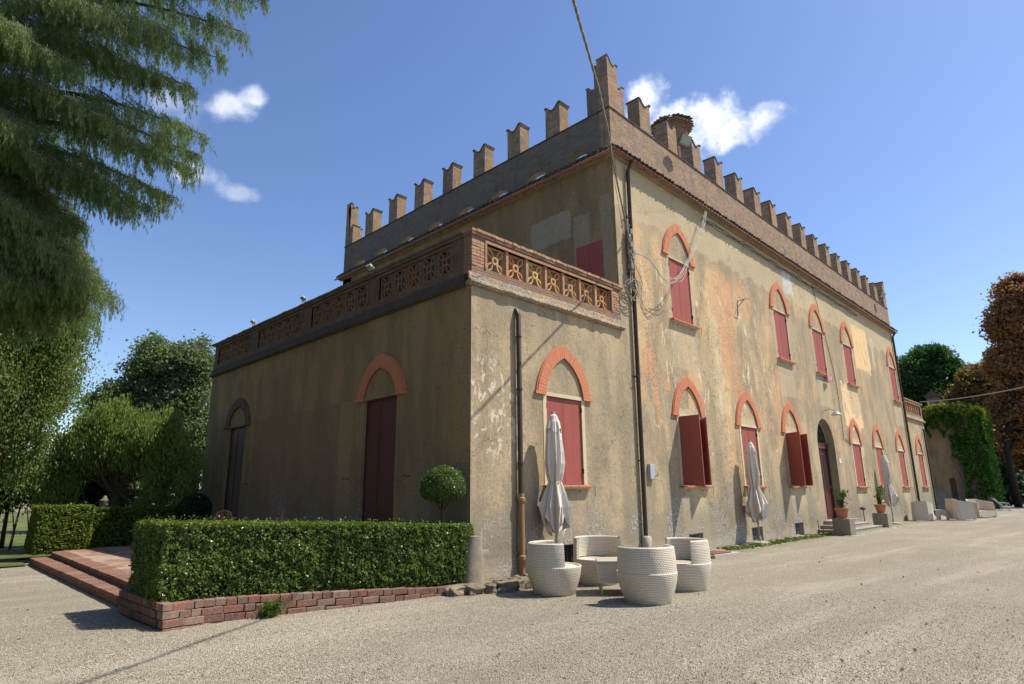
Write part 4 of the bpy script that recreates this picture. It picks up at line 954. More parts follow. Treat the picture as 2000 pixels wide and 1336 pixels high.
# low front wall of loose courses, following the edge of the bed
lw = tag(thing('low_brick_wall', None, None), 'low crooked wall of old red bricks along the foot of the front hedge', 'wall')
path = [(-5.20, -.03), (-4.70, .03), (-3.69, -.13), (-2.56, -.37), (-1.14, -.58), (-.75, -.62)]
tops = [.315, .30, .265, .215, .125, .10]
cum = [0]
for (a, c) in zip(path, path[1:]): cum.append(cum[-1]+math.hypot(c[0]-a[0], c[1]-a[1]))
def at(s_):
    for k in range(len(path)-1):
        if s_ <= cum[k+1] or k == len(path)-2:
            t = (s_-cum[k])/(cum[k+1]-cum[k]); a, c = path[k], path[k+1]; return a[0]+(c[0]-a[0])*t, a[1]+(c[1]-a[1])*t, tops[k]+(tops[k+1]-tops[k])*t, math.atan2(c[1]-a[1], c[0]-a[0])
srcw = unit_brick('brick', .26, .15, .088, lw); used = False
for crs in range(4):
    s_ = -.01-.07*(crs % 2)
    while s_ < cum[-1]-.05:
        l_ = random.choice((.15, .27, .27, .29)) if crs else random.choice((.14, .16, .27))
        x, y, tz, an = at(max(0, s_)); z = tz-.095*(crs+1)
        if z > -.09:
            out = .02*crs+random.uniform(-.012, .012)
            if s_ < .55: out += .05
            o = srcw if not used else inst(srcw, lw); used = True
            o.location = (x+math.sin(an)*out, y-math.cos(an)*out, z+random.uniform(-.004, .004)); o.rotation_euler = (random.uniform(-.02, .02), random.uniform(-.02, .02), an+random.uniform(-.03, .03)); o.scale = ((l_-.012)/.26, 1, 1)
        s_ += l_
# return of the block under the hedge end
for crs in range(3):
    y = .10+.06*(crs % 2)
    while y < 1.75:
        l_ = random.choice((.15, .27)); o = inst(srcw, lw, (-5.21+random.uniform(-.01, .01), y+l_, .315-.097*(crs+1)), (0, 0, R(-90)), ((l_-.01)/.26, 1, 1)); y += l_
b = MB(); b.prism([(-5.14, .10), (-4.6, .18), (-3.6, .02), (-2.5, -.2), (-1.1, -.42), (-.3, -.45), (-.02, -.1), (-.02, .2), (-4.6, .7), (-4.6, 1.9), (-5.12, 1.9)], lambda u, v, dd: (u, v, dd), -.05, .09); b.build('bed_earth', MT['earth'], lw)

# corner guard stone and cobbles
def rock_mesh(name, mat, parent, sx, sy, sz, seed, cuts=2):
    import bmesh
    bm = bmesh.new(); bmesh.ops.create_cube(bm, size=1); bmesh.ops.subdivide_edges(bm, edges=bm.edges[:], cuts=cuts, use_grid_fill=True)
    for v in bm.verts:
        p = v.co.copy(); d_ = p.normalized()*.62; v.co = p.lerp(d_, .14); v.co += d_*.40*mnoise.noise(p*2.1+Vector((seed*7.1, seed*3.3, 0)))
        v.co.x *= sx; v.co.y *= sy; v.co.z *= sz
    me = bpy.data.meshes.new(name); bm.to_mesh(me); bm.free(); me.materials.append(MT[mat])
    o = bpy.data.objects.new(name, me); COL.objects.link(o); o.parent = parent; bv = o.modifiers.new('bevel', 'BEVEL'); bv.width = .008; bv.segments = 1; return o
gs = MB(); gs.lathe([(.27, 0), (.25, .2), (.205, .55), (.165, .84), (.160, .885), (.0, .90)], 20, (0, 0, 0), wob=lambda t_, z: 1+.04*math.sin(2*t_+z*5)+.03*math.sin(5*t_+1))
gs = gs.build('guard_stone', MT['guard'], None, smooth=True); gs.location = (-.16, -.20, -.02); gs.rotation_euler = (0, R(3), 0); gs.modifiers.new('es', 'EDGE_SPLIT').split_angle = R(50)
tag(gs, 'tapered grey guard stone leaning at the near corner of the wing beside the hedge', 'guard stone')
ce = tag(thing('cobble_edging', None, None), 'row of rough brown stones edging the cobbled strip below the near wing wall', 'stone edging')
st_ = [(-.95, -.72, .30, .22, .15, .1), (-.66, -.86, .30, .24, .17, -.2), (-.38, -.98, .24, .20, .15, .3), (-.14, -1.08, .36, .26, .18, -.5), (.16, -1.05, .24, .24, .17, .2), (.38, -1.04, .26, .24, .16, -.3), (.62, -1.12, .34, .2, .13, -.2), (.92, -1.2, .26, .2, .12, .1)]
for k, (x, y, sx, sy, sz, rz) in enumerate(st_): o = rock_mesh('stone', 'cobble', ce, sx, sy, sz, k); o.location = (x, y, sz*.38); o.rotation_euler = (random.uniform(-.1, .1), random.uniform(-.1, .1), rz)
small = rock_mesh('stone', 'cobble', ce, .12, .10, .09, 33, 1); small.location = (-.3, -.6, .05)
k = 0
for i in range(95):
    x = random.uniform(-.75, 1.35); y = random.uniform(-.92, -.10)-.08*x
    if x < .15 and y > -.35: continue
    s_ = random.uniform(.5, 1.15); inst(small, ce, (x, y, .035), (random.uniform(-.3, .3), random.uniform(-.3, .3), random.uniform(0, 6)), (s_, s_*random.uniform(.7, 1.2), s_*.8))
b = MB(); b.prism([(-1.0, -.75), (.2, -1.1), (1.3, -1.15), (1.5, -.02), (-.05, -.02), (-.6, -.2)], lambda u, v, dd: (u, v, dd), -.05, .035); b.build('strip_bed', MT['earth'], ce)
# rubble strip along the foot of the main front
rs = tag(thing('rubble_strip', None, None), 'narrow strip of half buried stones and rubble along the foot of the main front', 'stone edging')
rsrc = rock_mesh('stone', 'cobble', rs, .22, .12, .08, 51, 1); rsrc.location = (9.7, -.30, .02)
for i in range(120):
    x = 9.6+8.3*(i/120)+random.uniform(-.05, .05)
    s_ = random.uniform(.5, 1.3); inst(rsrc, rs, (x, -random.choice((.10, .22, .34, .42))+random.uniform(-.04, .04), .015), (0, 0, random.uniform(-.5, .5)), (s_, s_, s_*.8))
hb = tag(thing('inspection_cover', None, None, (7.55, -1.05, 0)), 'rusty iron inspection cover on a raised concrete frame by the front wall', 'cover'); hb.rotation_euler = (0, 0, R(-4))
b = MB(); b.box((-.62, -.32, -.02), (.62, .30, .085)); b.build('frame', MT['concrete'], hb, bevel=.01); b = MB(); b.box((-.55, -.25, .085), (.30, .26, .115)); b.build('lid', MT['rust'], hb, bevel=.006)

def hedge(name, label, outline, z0, ztops, mat, leaf=.030, dens=4200, topmat=None, amp=.058):
    """clipped hedge: dark twig core under a shell of separate leaves; outline is a ccw polygon"""
    h = thing(name, label, 'hedge'); n = len(outline); cz = lambda x, y: ztops(x, y)
    cx_ = sum(p[0] for p in outline)/n; cy_ = sum(p[1] for p in outline)/n
    b = MB(); ins = []
    for k in range(n):
        p = Vector(outline[k]); a = Vector(outline[k-1]); c = Vector(outline[(k+1) % n]); d1 = (p-a).normalized(); d2 = (c-p).normalized(); nn = Vector((-(d1.y+d2.y), d1.x+d2.x)).normalized()
        ins.append(p+nn*.07)
    top = [(p.x, p.y, cz(p.x, p.y)-.07) for p in ins]; bot = [(p.x, p.y, z0) for p in ins]
    b.poly(top)
    for k in range(n): j = (k+1) % n; b.poly([bot[k], bot[j], top[j], top[k]])
    b.build('twigs', MT['box_core'], h)
    C = []; C2 = []
    for k in range(n):
        (x0, y0), (x1, y1) = outline[k], outline[(k+1) % n]; L_ = math.hypot(x1-x0, y1-y0); H_ = max(cz(x0, y0), cz(x1, y1))-z0
        m_ = int(L_*H_*dens); s_ = rng.random(m_); t_ = rng.random(m_)
        nx, ny = (y1-y0)/L_, -(x1-x0)/L_
        X = x0+(x1-x0)*s_; Y = y0+(y1-y0)*s_; Z = z0+t_*(np.array([cz(a, c) for a, c in zip(X, Y)])-z0)
        wv = np.array([mnoise.noise((a*2.6, c*2.6, z*2.6))*.7+mnoise.noise((a*8, c*8, z*8))*.8+mnoise.noise((a*19, c*19, z*19))*.9 for a, c, z in zip(X, Y, Z)])
        keep = rng.random(m_) < np.where(np.array([mnoise.noise((a*1.7+5, c*1.7, z*2.2)) for a, c, z in zip(X, Y, Z)]) > .36, .55, .98)
        off = amp*wv-.03*rng.random(m_)+.01-.05*np.clip((z0+.18-Z)/.18, 0, 1); C.append(np.stack([X+nx*off, Y+ny*off, Z], 1)[keep])
    xs_ = [p[0] for p in outline]; ys_ = [p[1] for p in outline]; A_ = (max(xs_)-min(xs_))*(max(ys_)-min(ys_)); m_ = int(A_*dens*1.1)
    X = rng.uniform(min(xs_), max(xs_), m_); Y = rng.uniform(min(ys_), max(ys_), m_); inside = np.zeros(m_, bool)
    for k in range(n):
        (x0, y0), (x1, y1) = outline[k], outline[(k+1) % n]
        cnd = ((y0 > Y) != (y1 > Y)) & (X < (x1-x0)*(Y-y0)/((y1-y0) if y1 != y0 else 1e-9)+x0); inside ^= cnd
    X, Y = X[inside], Y[inside]; Z = np.array([cz(a, c)+.02*mnoise.noise((a*3, c*3, 9)) for a, c in zip(X, Y)])+rng.normal(0, .012, len(X))
    dl = np.concatenate(C); dl = dl[rng.integers(0, len(dl), int(len(dl)*.006))]; leaf_mesh('dry_leaves', dl, leaf, MT['chestnut_b'], h)['kind'] = 'stuff'
    sprig = rng.random(len(X)) < .010; Z[sprig] += rng.random(sprig.sum())*.10
    leaf_mesh('side_leaves', np.concatenate(C), leaf, MT[mat], h, aspect=1.25)['kind'] = 'stuff'
    leaf_mesh('top_leaves', np.stack([X, Y, Z], 1), leaf, MT[topmat or mat], h, aspect=1.25)['kind'] = 'stuff'
    return h
hedge('front_hedge', 'long clipped box hedge in front of the wing, standing on the low red brick wall', [(-5.18, .20), (-4.5, .16), (-2.6, -.08), (-1.2, -.30), (-.35, -.30), (-.06, -.12), (-.06, .62), (-2.5, 1.2), (-3.9, 1.65), (-5.10, 1.82)], .12,
      lambda x, y: 1.245+.035*x*-.2-.20*max(0, min(1, (x+5)/5))+(-.02)+.03*max(0, min(1, (x+5)/5)), 'box_leaf', .030, 4600, 'box_top')
hedge('rear_hedge', 'clipped hedge closing the far end of the brick terrace', [(-4.78, 11.75), (-3.55, 11.75), (-3.45, 12.25), (-.75, 12.1), (-.75, 12.9), (-4.78, 12.9)], .2,
      lambda x, y: 1.42 if x < -3.5 else 1.34, 'box_top', .05, 1500, None, .03)
# topiary
def topiary(label, loc, r, zc, flat, leafn, mat, trunk=True, leaf=.028):
    t = thing('topiary', label, 'topiary', loc)
    m_ = leafn; v = rng.normal(size=(m_, 3)); v /= np.linalg.norm(v, axis=1)[:, None]
    if flat: v[:, 2] = np.where(v[:, 2] < 0, v[:, 2]*.60, v[:, 2]*.98); v[:, :2] *= np.where(v[:, 2] < -.3, 1.02, 1)[:, None]
    wob = np.array([mnoise.noise(tuple(p*2.2)) for p in v])[:, None]*.07+np.array([mnoise.noise(tuple(p*7)) for p in v])[:, None]*.05
    q = v*r*(1+rng.normal(0, .03, (m_, 1))+wob)+np.array([0, 0, zc]); leaf_mesh('crown', q, leaf, MT[mat], t, aspect=1.2)['kind'] = 'stuff'
    b = MB(); b.lathe([(0.001, -r*.5), (r*.66, -r*.48), (r*.84, 0), (r*.6, r*.6), (0.001, r*.82)], 16, (0, 0, zc)); b.build('inner_twigs', MT['box_core'], t)
    if trunk:
        b = MB(); b.tube([(0, 0, 0), (.015, 0, zc*.45), (0, .01, zc-r*.8)], [.045, .036, .030], 7)
        for k in range(6): a = k*1.05; b.tube([(0, .01, zc-r*1.05), (.16*math.cos(a), .16*math.sin(a), zc-r*.5)], [.02, .01], 5)
        b.build('stem', MT['bark'], t)
    return t
topiary('round clipped box tree on a thin stem against the shaded wing corner', (-.52, .18, .1), .405, 1.62, True, 15000, 'topiary_leaf')
topiary('dark clipped ball bush at the far end of the terrace by the wing', (-1.35, 10.4, .25), .42, 1.05, False, 6000, 'dark_bush', leaf=.04)
# a weed on the brick wall
wd = rng.normal(0, 1, (700, 3))*np.array([.07, .05, .05])+np.array([0, 0, .10]); wd[:, 2] = np.abs(wd[:, 2])
o = leaf_mesh('weed', wd, .022, MT['grass'], None, aspect=2.2); o['kind'] = 'stuff'; o.location = (-3.86, -.24, 0); tag(o, 'small bright green weed growing out of the low brick wall', 'weed')

# ================================================================== PARASOLS
def parasol(label, loc, top=3.25, rz=0, base=True, seed=0):
    """closed square parasol: cloth gathered in folds round the pole, tied in the middle, loose skirt below"""
    rs_ = random.Random(seed); p = thing('parasol', label, 'parasol', loc, rz, 'closed parasols along the front wall'); top -= loc[2]
    b = MB(); b.tube([(0, 0, .05), (0, 0, top-.06)], .026, 10); b.build('pole', MT['grey_metal'], p, smooth=True)
    if base: b = MB(); b.lathe([(0, 0), (.29, 0), (.30, .03), (.28, .075), (.08, .10), (.05, .10), (.05, .24), (0, .24)], 24); b.build('base', MT['concrete'], p, smooth=False)
    tie = top-1.43; bot = top-2.42; n = 72; zs_ = []; b = MB()
    prof = [(top, .045), (top-.04, .085), (top-.16, .115), (top-.34, .150), (top-.55, .158), (top-.8, .172), (top-1.05, .172), (top-1.25, .150), (tie+.04, .120), (tie, .112), (tie-.05, .130), (tie-.25, .19), (tie-.5, .265), (tie-.70, .33), (tie-.85, .34)]
    ph = [rs_.uniform(0, 6.28) for _ in range(5)]
    def fold(t_, z):
        k = (top-z)/2.4; w = min(1, max(0, k*2.2)); d_ = 1+w*(.21*math.sin(8*t_+ph[0]+1.3*z)+.13*math.sin(13*t_+ph[1]-.8*z)+.05*math.sin(21*t_+ph[2]))
        if z < tie: d_ += .20*(tie-z)*math.sin(5*t_+ph[3])
        return d_
    rings = []
    for z, r in prof: rings.append([(r*fold(2*math.pi*q/n, z)*math.cos(2*math.pi*q/n), r*fold(2*math.pi*q/n, z)*math.sin(2*math.pi*q/n), z) for q in range(n)])
    # ragged skirt: four long corners turned inwards
    last = []; l2 = []
    for q in range(n):
        t_ = 2*math.pi*q/n; lobe = abs(math.sin(2*t_+.5+ph[4]*.1))**.8; zz = tie-.60-.46*lobe+.05*math.sin(7*t_+ph[1]); rr = (.33-.22*lobe**2)*fold(t_, tie-.5)
        last.append((rr*math.cos(t_), rr*math.sin(t_), zz))
    rings = rings[:-2]+[last]
    for k in range(len(rings)-1):
        for q in range(n): j = (q+1) % n; b.poly([rings[k+1][q], rings[k+1][j], rings[k][j], rings[k][q]])
    b.poly(rings[0][::-1]); o = b.build('canopy', MT['canvas'], p, smooth=True)
    # top flap
    b = MB(); r0_ = [(.05*math.cos(2*math.pi*q/n), .05*math.sin(2*math.pi*q/n), top+.008) for q in range(n)]; R1 = []; R2 = []
    for q in range(n):
        t_ = 2*math.pi*q/n; f_ = fold(t_, top-.3); R1.append((.128*f_*math.cos(t_), .128*f_*math.sin(t_), top-.17)); lob = abs(math.sin(2*t_+.4)); R2.append(((.182-.02*lob)*f_*math.cos(t_), (.182-.02*lob)*f_*math.sin(t_), top-.30-.10*lob))
    for A, B in ((R1, r0_), (R2, R1)):
        for q in range(n): j = (q+1) % n; b.poly([A[q], A[j], B[j], B[q]])
    b.build('top_flap', MT['canvas'], p, smooth=True)
    b = MB(); b.lathe([(.0, .05), (.03, .05), (.045, .02), (.045, 0), (0, 0)], 14, (0, 0, top+.008)); b.build('finial', MT['lamp_body'], p)
    b = MB(); b.lathe([(.122, tie-.012), (.134, tie), (.122, tie+.012)], 20); b.tube([(.0, -.13, tie), (.01, -.155, tie-.12), (.0, -.19, tie-.26)], .007, 5); b.build('strap', MT['rope'], p)
    return p
parasol('closed cream parasol standing in front of the near wing window', (2.05, -.36, 0), 3.27, R(20), seed=1)
parasol('closed cream parasol between the first and second dark open shutters', (11.78, -.38, 0), 3.16, R(-15), seed=2)
parasol('closed cream parasol farthest along the front, beyond the door', (27.15, -.40, 0), 3.30, R(40), seed=3)

# ================================================================== WICKER FURNITURE
def tub_chair(label, loc, face, group='round wicker tub chairs near the corner'):
    """barrel-shaped chair: round bowl with a seat, half-round back shell; opens along +x before rotation"""
    c = thing('tub_chair', label, 'armchair', loc, face, group)
    b = MB(); b.lathe([(0, .0), (.33, .0), (.345, .02), (.375, .10), (.41, .20), (.444, .32), (.458, .42), (.460, .445), (.448, .455), (.425, .45), (.415, .43)], 40); b.build('bowl', MT['wicker'], c, smooth=True, uv=True)
    b = MB(); b.lathe([(.416, .425), (.35, .44), (.2, .447), (0, .45)], 32); b.build('seat', MT['wicker'], c, smooth=True, uv=True)
    a0, a1 = R(78), R(282); n = 40; ro = lambda z: .450+.008*math.sin((z-.44)/.4*math.pi)-.022*max(0, z-.44)/.4; b = MB()
    zs_ = [.452, .52, .60, .68, .76, .80]
    for k in range(n):
        t0, t1 = a0+(a1-a0)*k/n, a0+(a1-a0)*(k+1)/n
        for z0, z1 in zip(zs_, zs_[1:]):
            q = lambda t, z, dr: ((ro(z)+dr)*math.cos(t), (ro(z)+dr)*math.sin(t), z); u = lambda t, z: (t*.45, z)
            b.poly([q(t0, z0, 0), q(t1, z0, 0), q(t1, z1, 0), q(t0, z1, 0)], [u(t0, z0), u(t1, z0), u(t1, z1), u(t0, z1)])
            b.poly([q(t1, z0, -.055), q(t0, z0, -.055), q(t0, z1, -.055), q(t1, z1, -.055)], [u(t1, z0), u(t0, z0), u(t0, z1), u(t1, z1)])
        zt = .80; b.poly([q(t0, zt, 0), q(t1, zt, 0), ((ro(zt)-.0275)*math.cos(t1), (ro(zt)-.0275)*math.sin(t1), zt+.02), ((ro(zt)-.0275)*math.cos(t0), (ro(zt)-.0275)*math.sin(t0), zt+.02)], [(t0*.45, 0), (t1*.45, 0), (t1*.45, .03), (t0*.45, .03)])
        b.poly([((ro(zt)-.0275)*math.cos(t0), (ro(zt)-.0275)*math.sin(t0), zt+.02), ((ro(zt)-.0275)*math.cos(t1), (ro(zt)-.0275)*math.sin(t1), zt+.02), q(t1, zt, -.055), q(t0, zt, -.055)], [(t0*.45, 0), (t1*.45, 0), (t1*.45, .03), (t0*.45, .03)])
    for t in (a0, a1):
        for z0, z1 in zip(zs_, zs_[1:]):
            pp = [q(t, z0, 0), q(t, z1, 0), q(t, z1, -.055), q(t, z0, -.055)]; b.poly(pp if t == a0 else pp[::-1], [(0, z0), (0, z1), (.055, z1), (.055, z0)])
    b.build('backrest', MT['wicker'], c, uv=True, smooth=False)
    return c
tub_chair('pale wicker tub chair at the left end of the group, nearest the guard stone', (.22, -1.86, 0), R(-38))
tub_chair('pale wicker tub chair nearest the camera, seen from behind', (.50, -3.48, 0), R(62))
tub_chair('pale wicker tub chair at the right end of the group, turned towards the table', (2.02, -3.25, 0), R(150))
tub_chair('pale wicker tub chair between the wall and the low table, facing the camera', (1.62, -1.72, 0), R(-122))
def wicker_box(b, x0, x1, y0, y1, z0, z1):
    P_ = [(x0, y0), (x1, y0), (x1, y1), (x0, y1)]; s_ = 0
    for k in range(4):
        a, c = P_[k], P_[(k+1) % 4]; L_ = math.hypot(c[0]-a[0], c[1]-a[1]); b.poly([(a[0], a[1], z0), (c[0], c[1], z0), (c[0], c[1], z1), (a[0], a[1], z1)], [(s_, z0), (s_+L_, z0), (s_+L_, z1), (s_, z1)]); s_ += L_
    b.poly([(x0, y0, z1), (x1, y0, z1), (x1, y1, z1), (x0, y1, z1)], [(x0, y0), (x1, y0), (x1, y1), (x0, y1)]); b.poly([(x0, y1, z0), (x1, y1, z0), (x1, y0, z0), (x0, y0, z0)], [(x0, y1), (x1, y1), (x1, y0), (x0, y0)])
tb = thing('low_table', 'pale wicker low table in the middle of the tub chairs', 'table', (1.0, -2.62, 0), R(40))
b = MB(); n = 24; arc = [(.36-.10*math.cos(math.pi*(k/n-.5))*-1-.10, -.36+.72*k/n) for k in range(n+1)]
top = [(-.36, -.36), (.26, -.36)]+[(.30+.06*math.sin(math.pi*k/12), -.36+.72*k/12) for k in range(13)]+[(.26, .36), (-.36, .36)]
s_ = 0
for k in range(len(top)):
    a, c = top[k], top[(k+1) % len(top)]; L_ = math.hypot(c[0]-a[0], c[1]-a[1]); b.poly([(a[0]*.97, a[1]*.97, .19), (c[0]*.97, c[1]*.97, .19), (c[0], c[1], .50), (a[0], a[1], .50)], [(s_, 0), (s_+L_, 0), (s_+L_, .4), (s_, .4)]); s_ += L_
b.build('apron', MT['wicker'], tb, uv=True)
b = MB(); b.prism([(u*1.04, v*1.04) for u, v in top], lambda u, v, dd: (u, v, dd), .50, .53); b.build('tabletop', MT['wicker'], tb, uv=True)
for sx in (-1, 1):
    for sy in (-1, 1): b = MB(); b.tube([(sx*.31, sy*.31, 0), (sx*.32, sy*.32, .22)], .016, 6); b.build('leg', MT['wicker'], tb)

def lounge_chair(label, loc, rz, w, d_, h=.88):
    """wicker lounge seat with a flared wrap-round back, open towards +x before rotation"""
    c = thing('lounge_chair', label, 'armchair', loc, rz, 'wicker lounge set at the far end of the front')
    b = MB(); wicker_box(b, -d_/2+.08, d_/2, -w/2+.04, w/2-.04, .10, .40); b.build('seat', MT['wicker'], c, uv=True)
    b = MB(); out = [(d_/2+.02, -w/2), (-d_/2+.25, -w/2), (-d_/2, -w/2+.2), (-d_/2, w/2-.2), (-d_/2+.25, w/2), (d_/2+.02, w/2)]; hs_ = [h*.80, h*.92, h, h, h*.92, h*.80]; s_ = 0
    for k in range(5):
        (x0, y0), (x1, y1) = out[k], out[k+1]; L_ = math.hypot(x1-x0, y1-y0); f_ = 1.0
        fl = lambda x, y, z: (x*(1-.10*z/h)+(-.0), y*(1-.10*z/h), z)
        a = [fl(x0, y0, .06), fl(x1, y1, .06), fl(x1, y1, hs_[k+1]), fl(x0, y0, hs_[k])]; sc_ = .90
        i_ = [(p[0]*sc_+.02, p[1]*sc_, p[2]) for p in a]; uvq = [(s_, 0), (s_+L_, 0), (s_+L_, .8), (s_, .8)]
        b.poly(a[::-1], uvq[::-1]); b.poly(i_, uvq); b.poly([a[3], a[2], i_[2], i_[3]], uvq); s_ += L_
    for e_ in (0, 5):
        x0, y0 = out[e_]; p0 = fl(x0, y0, .06); p1 = fl(x0, y0, hs_[e_]); b.poly([p0, p1, (p1[0]*sc_+.02, p1[1]*sc_, p1[2]), (p0[0]*sc_+.02, p0[1]*sc_, p0[2])], [(0, 0), (0, .5), (.05, .5), (.05, 0)])
    b.build('backrest', MT['wicker'], c, uv=True)
    for sx in (-1, 1):
        for sy in (-1, 1): q = MB(); q.box((sx*(d_/2-.08)-.02, sy*(w/2-.08)-.02, 0), (sx*(d_/2-.08)+.02, sy*(w/2-.08)+.02, .10)); q.build('foot', MT['wicker'], c)
    return c
lounge_chair('pale wicker lounge chair closest to the end of the villa wall, in shade', (31.6, -.75, 0), R(8), 1.0, .9, 1.02)
lounge_chair('broad pale wicker lounge chair in the middle of the far group', (33.6, -2.05, 0), R(-52), 1.15, 1.0, 1.12)
lounge_chair('pale wicker lounge chair at the right end of the far group, open towards the camera', (37.4, -2.4, 0), R(238), 1.25, .95, 1.05)
ft = thing('low_table', 'pale wicker stool table with an arched opening between the far lounge chairs', 'table', (33.1, -1.15, 0), R(-40))
b = MB(); o_ = [(-.36, 0), (-.28, 0)]+[(-.26*math.cos(math.pi*k/8), .05+.20*math.sin(math.pi*k/8)) for k in range(9)]+[(.28, 0), (.36, 0), (.36, .50), (-.36, .50)]
b.prism(o_, lambda u, v, dd: (u, dd, v), -.32, -.28); b.prism(o_, lambda u, v, dd: (u, dd, v), .28, .32); b.prism(rect(-.36, .36, .50, .54), lambda u, v, dd: (u, dd, v), -.33, .33); b.build('body', MT['wicker'], ft, uv=True)

def deck_chair(label, loc, rz, mat):
    c = thing('deck_chair', label, 'deck chair', loc, rz, 'folding deck chairs under the trees')
    b = MB()
    for s_ in (-.28, .28):
        b.tube([(.75, s_, .28), (.1, s_, .30), (-.45, s_, .95)], .02, 6); b.tube([(-.25, s_, 0), (.35, s_, .30)], .018, 6); b.tube([(.55, s_, 0), (-.05, s_, .32)], .018, 6); b.tube([(-.2, s_, .62), (.45, s_, .55), (.45, s_, .28)], .015, 6)
    b.tube([(-.25, -.28, .01), (-.25, .28, .01)], .016, 5); b.tube([(.55, -.28, .01), (.55, .28, .01)], .016, 5); b.build('frame', MT['white_plastic'], c)
    b = MB(); q = [(.74, .30), (.4, .25), (.1, .29), (-.2, .64), (-.45, .96)]
    for (x0, z0), (x1, z1) in zip(q, q[1:]): b.poly([(x0, -.27, z0), (x0, .27, z0), (x1, .27, z1), (x1, -.27, z1)])
    b.build('sling', MT[mat], c); return c
deck_chair('blue striped deck chair just right of the wicker lounge set', (45.2, -1.35, 0), R(-75), 'cloth_blue')
deck_chair('dark deck chair farther back beside the bush', (52.5, -1.6, 0), R(-70), 'cloth_blue')
# rattan dining chairs behind the hedge
def rattan_chair(label, loc, rz):
    c = thing('rattan_chair', label, 'chair', loc, rz, 'rattan chairs behind the hedge')
    b = MB(); b.tube([(-.22, -.26, .3), (-.28, -.26, .75), (-.30, -.15, .98), (-.31, 0, 1.02), (-.30, .15, .98), (-.28, .26, .75), (-.22, .26, .3)], .022, 7); b.tube([(-.24, -.27, .62), (.2, -.27, .64), (.22, -.26, .3)], .02, 6); b.tube([(-.24, .27, .62), (.2, .27, .64), (.22, .26, .3)], .02, 6); b.build('frame', MT['rattan'], c)
    b = MB()
    for k in range(9): y = -.2+.05*k; b.tube([(-.22, y, .42), (-.30, y*.95, .97)], .009, 4)
    b.build('backrest', MT['rattan'], c); b = MB(); b.lathe([(0, .40), (.27, .40), (.28, .43), (.26, .46), (0, .46)], 16); b.build('seat', MT['rattan'], c)
    for sx in (-1, 1):
        for sy in (-1, 1): b = MB(); b.tube([(sx*.2, sy*.2, 0), (sx*.2, sy*.2, .41)], .018, 6); b.build('leg', MT['rattan'], c)
rattan_chair('rattan chair whose back shows over the hedge left of the far side door', (-2.0, 6.9, TZ), R(-135)); rattan_chair('rattan chair whose rim shows over the hedge in front of the far side door', (-1.45, 5.4, TZ), R(160))

# ================================================================== DOOR FRONT: PLINTHS, POTS, SMALL THINGS
def plinth(label, x, y, s_, h):
    p = MB(); p.box((-s_, -s_, -.02), (s_, s_, h)); o = p.build('plinth', MT['guard'], None, bevel=.015); o.location = (x, y, 0); return tag(o, label, 'plinth', 'stone plinths by the front door')
plinth('square stone plinth left of the front steps carrying a potted plant', 17.55, -1.10, .30, .60); plinth('square stone plinth right of the front steps carrying a potted plant', 23.75, -.80, .30, .62)
def potted(label, x, y, z, seed, blossom):
    p = thing('potted_plant', label, 'potted plant', (x, y, z), 0, 'potted plants by the front door'); r_ = np.random.default_rng(seed)
    b = MB(); b.lathe([(0, 0), (.15, 0), (.16, .05), (.18, .12), (.19, .13), (.19, .18), (.205, .27), (.25, .29), (.26, .37), (.22, .37), (.21, .30), (0, .30)], 24); b.build('pot', MT['pot'], p)
    b = MB(); pts = []
    for k in range(7):
        a = r_.uniform(0, 6.28); q = [(0, 0, .3), (.05*math.cos(a), .05*math.sin(a), .55), (.16*math.cos(a), .16*math.sin(a), r_.uniform(.75, 1.05))]; b.tube(q, [.012, .009, .005], 5); pts.append(q[-1]); pts.append(q[1])
    b.build('stems', MT['twig'], p); pts = np.array(pts); C = pts[r_.integers(0, len(pts), 190)]+r_.normal(0, .075, (190, 3)); C[:, 2] = np.maximum(C[:, 2], .42); leaf_mesh('leaves', C, .07, MT['shrub'], p, aspect=1.7)['kind'] = 'stuff'
    b = MB(); b.lathe([(0, .0), (.05, .02), (.06, .06), (.03, .10), (0, .10)], 8, (0, -.12, .46)); b.build('blossom', MT['white_blossom'], p)
potted('leafy plant in a terracotta pot on the plinth left of the front steps', 17.55, -1.10, .60, 4, 1); potted('leafy plant in a terracotta pot on the plinth right of the front steps', 23.75, -.80, .62, 9, 1)
wc = thing('watering_can', 'dark green watering can on the top door step', 'watering can', (20.3, -.20, .45)); b = MB(); b.lathe([(0, 0), (.12, 0), (.12, .26), (.10, .28), (0, .28)], 14); b.build('body', MT['plastic_green'], wc); b = MB(); b.tube([(.1, 0, .08), (.25, 0, .25), (.33, 0, .34)], [.03, .018, .018], 6); b.build('spout', MT['plastic_green'], wc); b = MB(); b.tube([(-.10, 0, .05), (-.2, 0, .2), (-.08, 0, .36), (.05, 0, .28)], .012, 5); b.build('handle', MT['plastic_green'], wc)
bs = thing('boot_scraper', 'small black iron stand on the steps right of the left plinth', 'boot scraper', (22.45, -.45, .15)); b = MB(); b.tube([(0, 0, 0), (0, 0, .62)], .018, 6); b.lathe([(0, .62), (.09, .64), (.12, .70), (.06, .76), (0, .76)], 10); b.lathe([(.16, 0), (.16, .02), (0, .03)], 12); b.build('stand', MT['iron'], bs)
b = MB(); b.tube([(0, 0, 0), (0, 0, .55)], .014, 5); b.tube([(.45, 0, 0), (.45, 0, .30)], .014, 5); b.tube([(0, 0, .30), (.45, 0, .30)], .016, 5); o = b.build('iron_rail', MT['iron'], None); o.location = (17.1, -.35, 0); tag(o, 'low black iron rail by the left end of the door steps', 'rail')
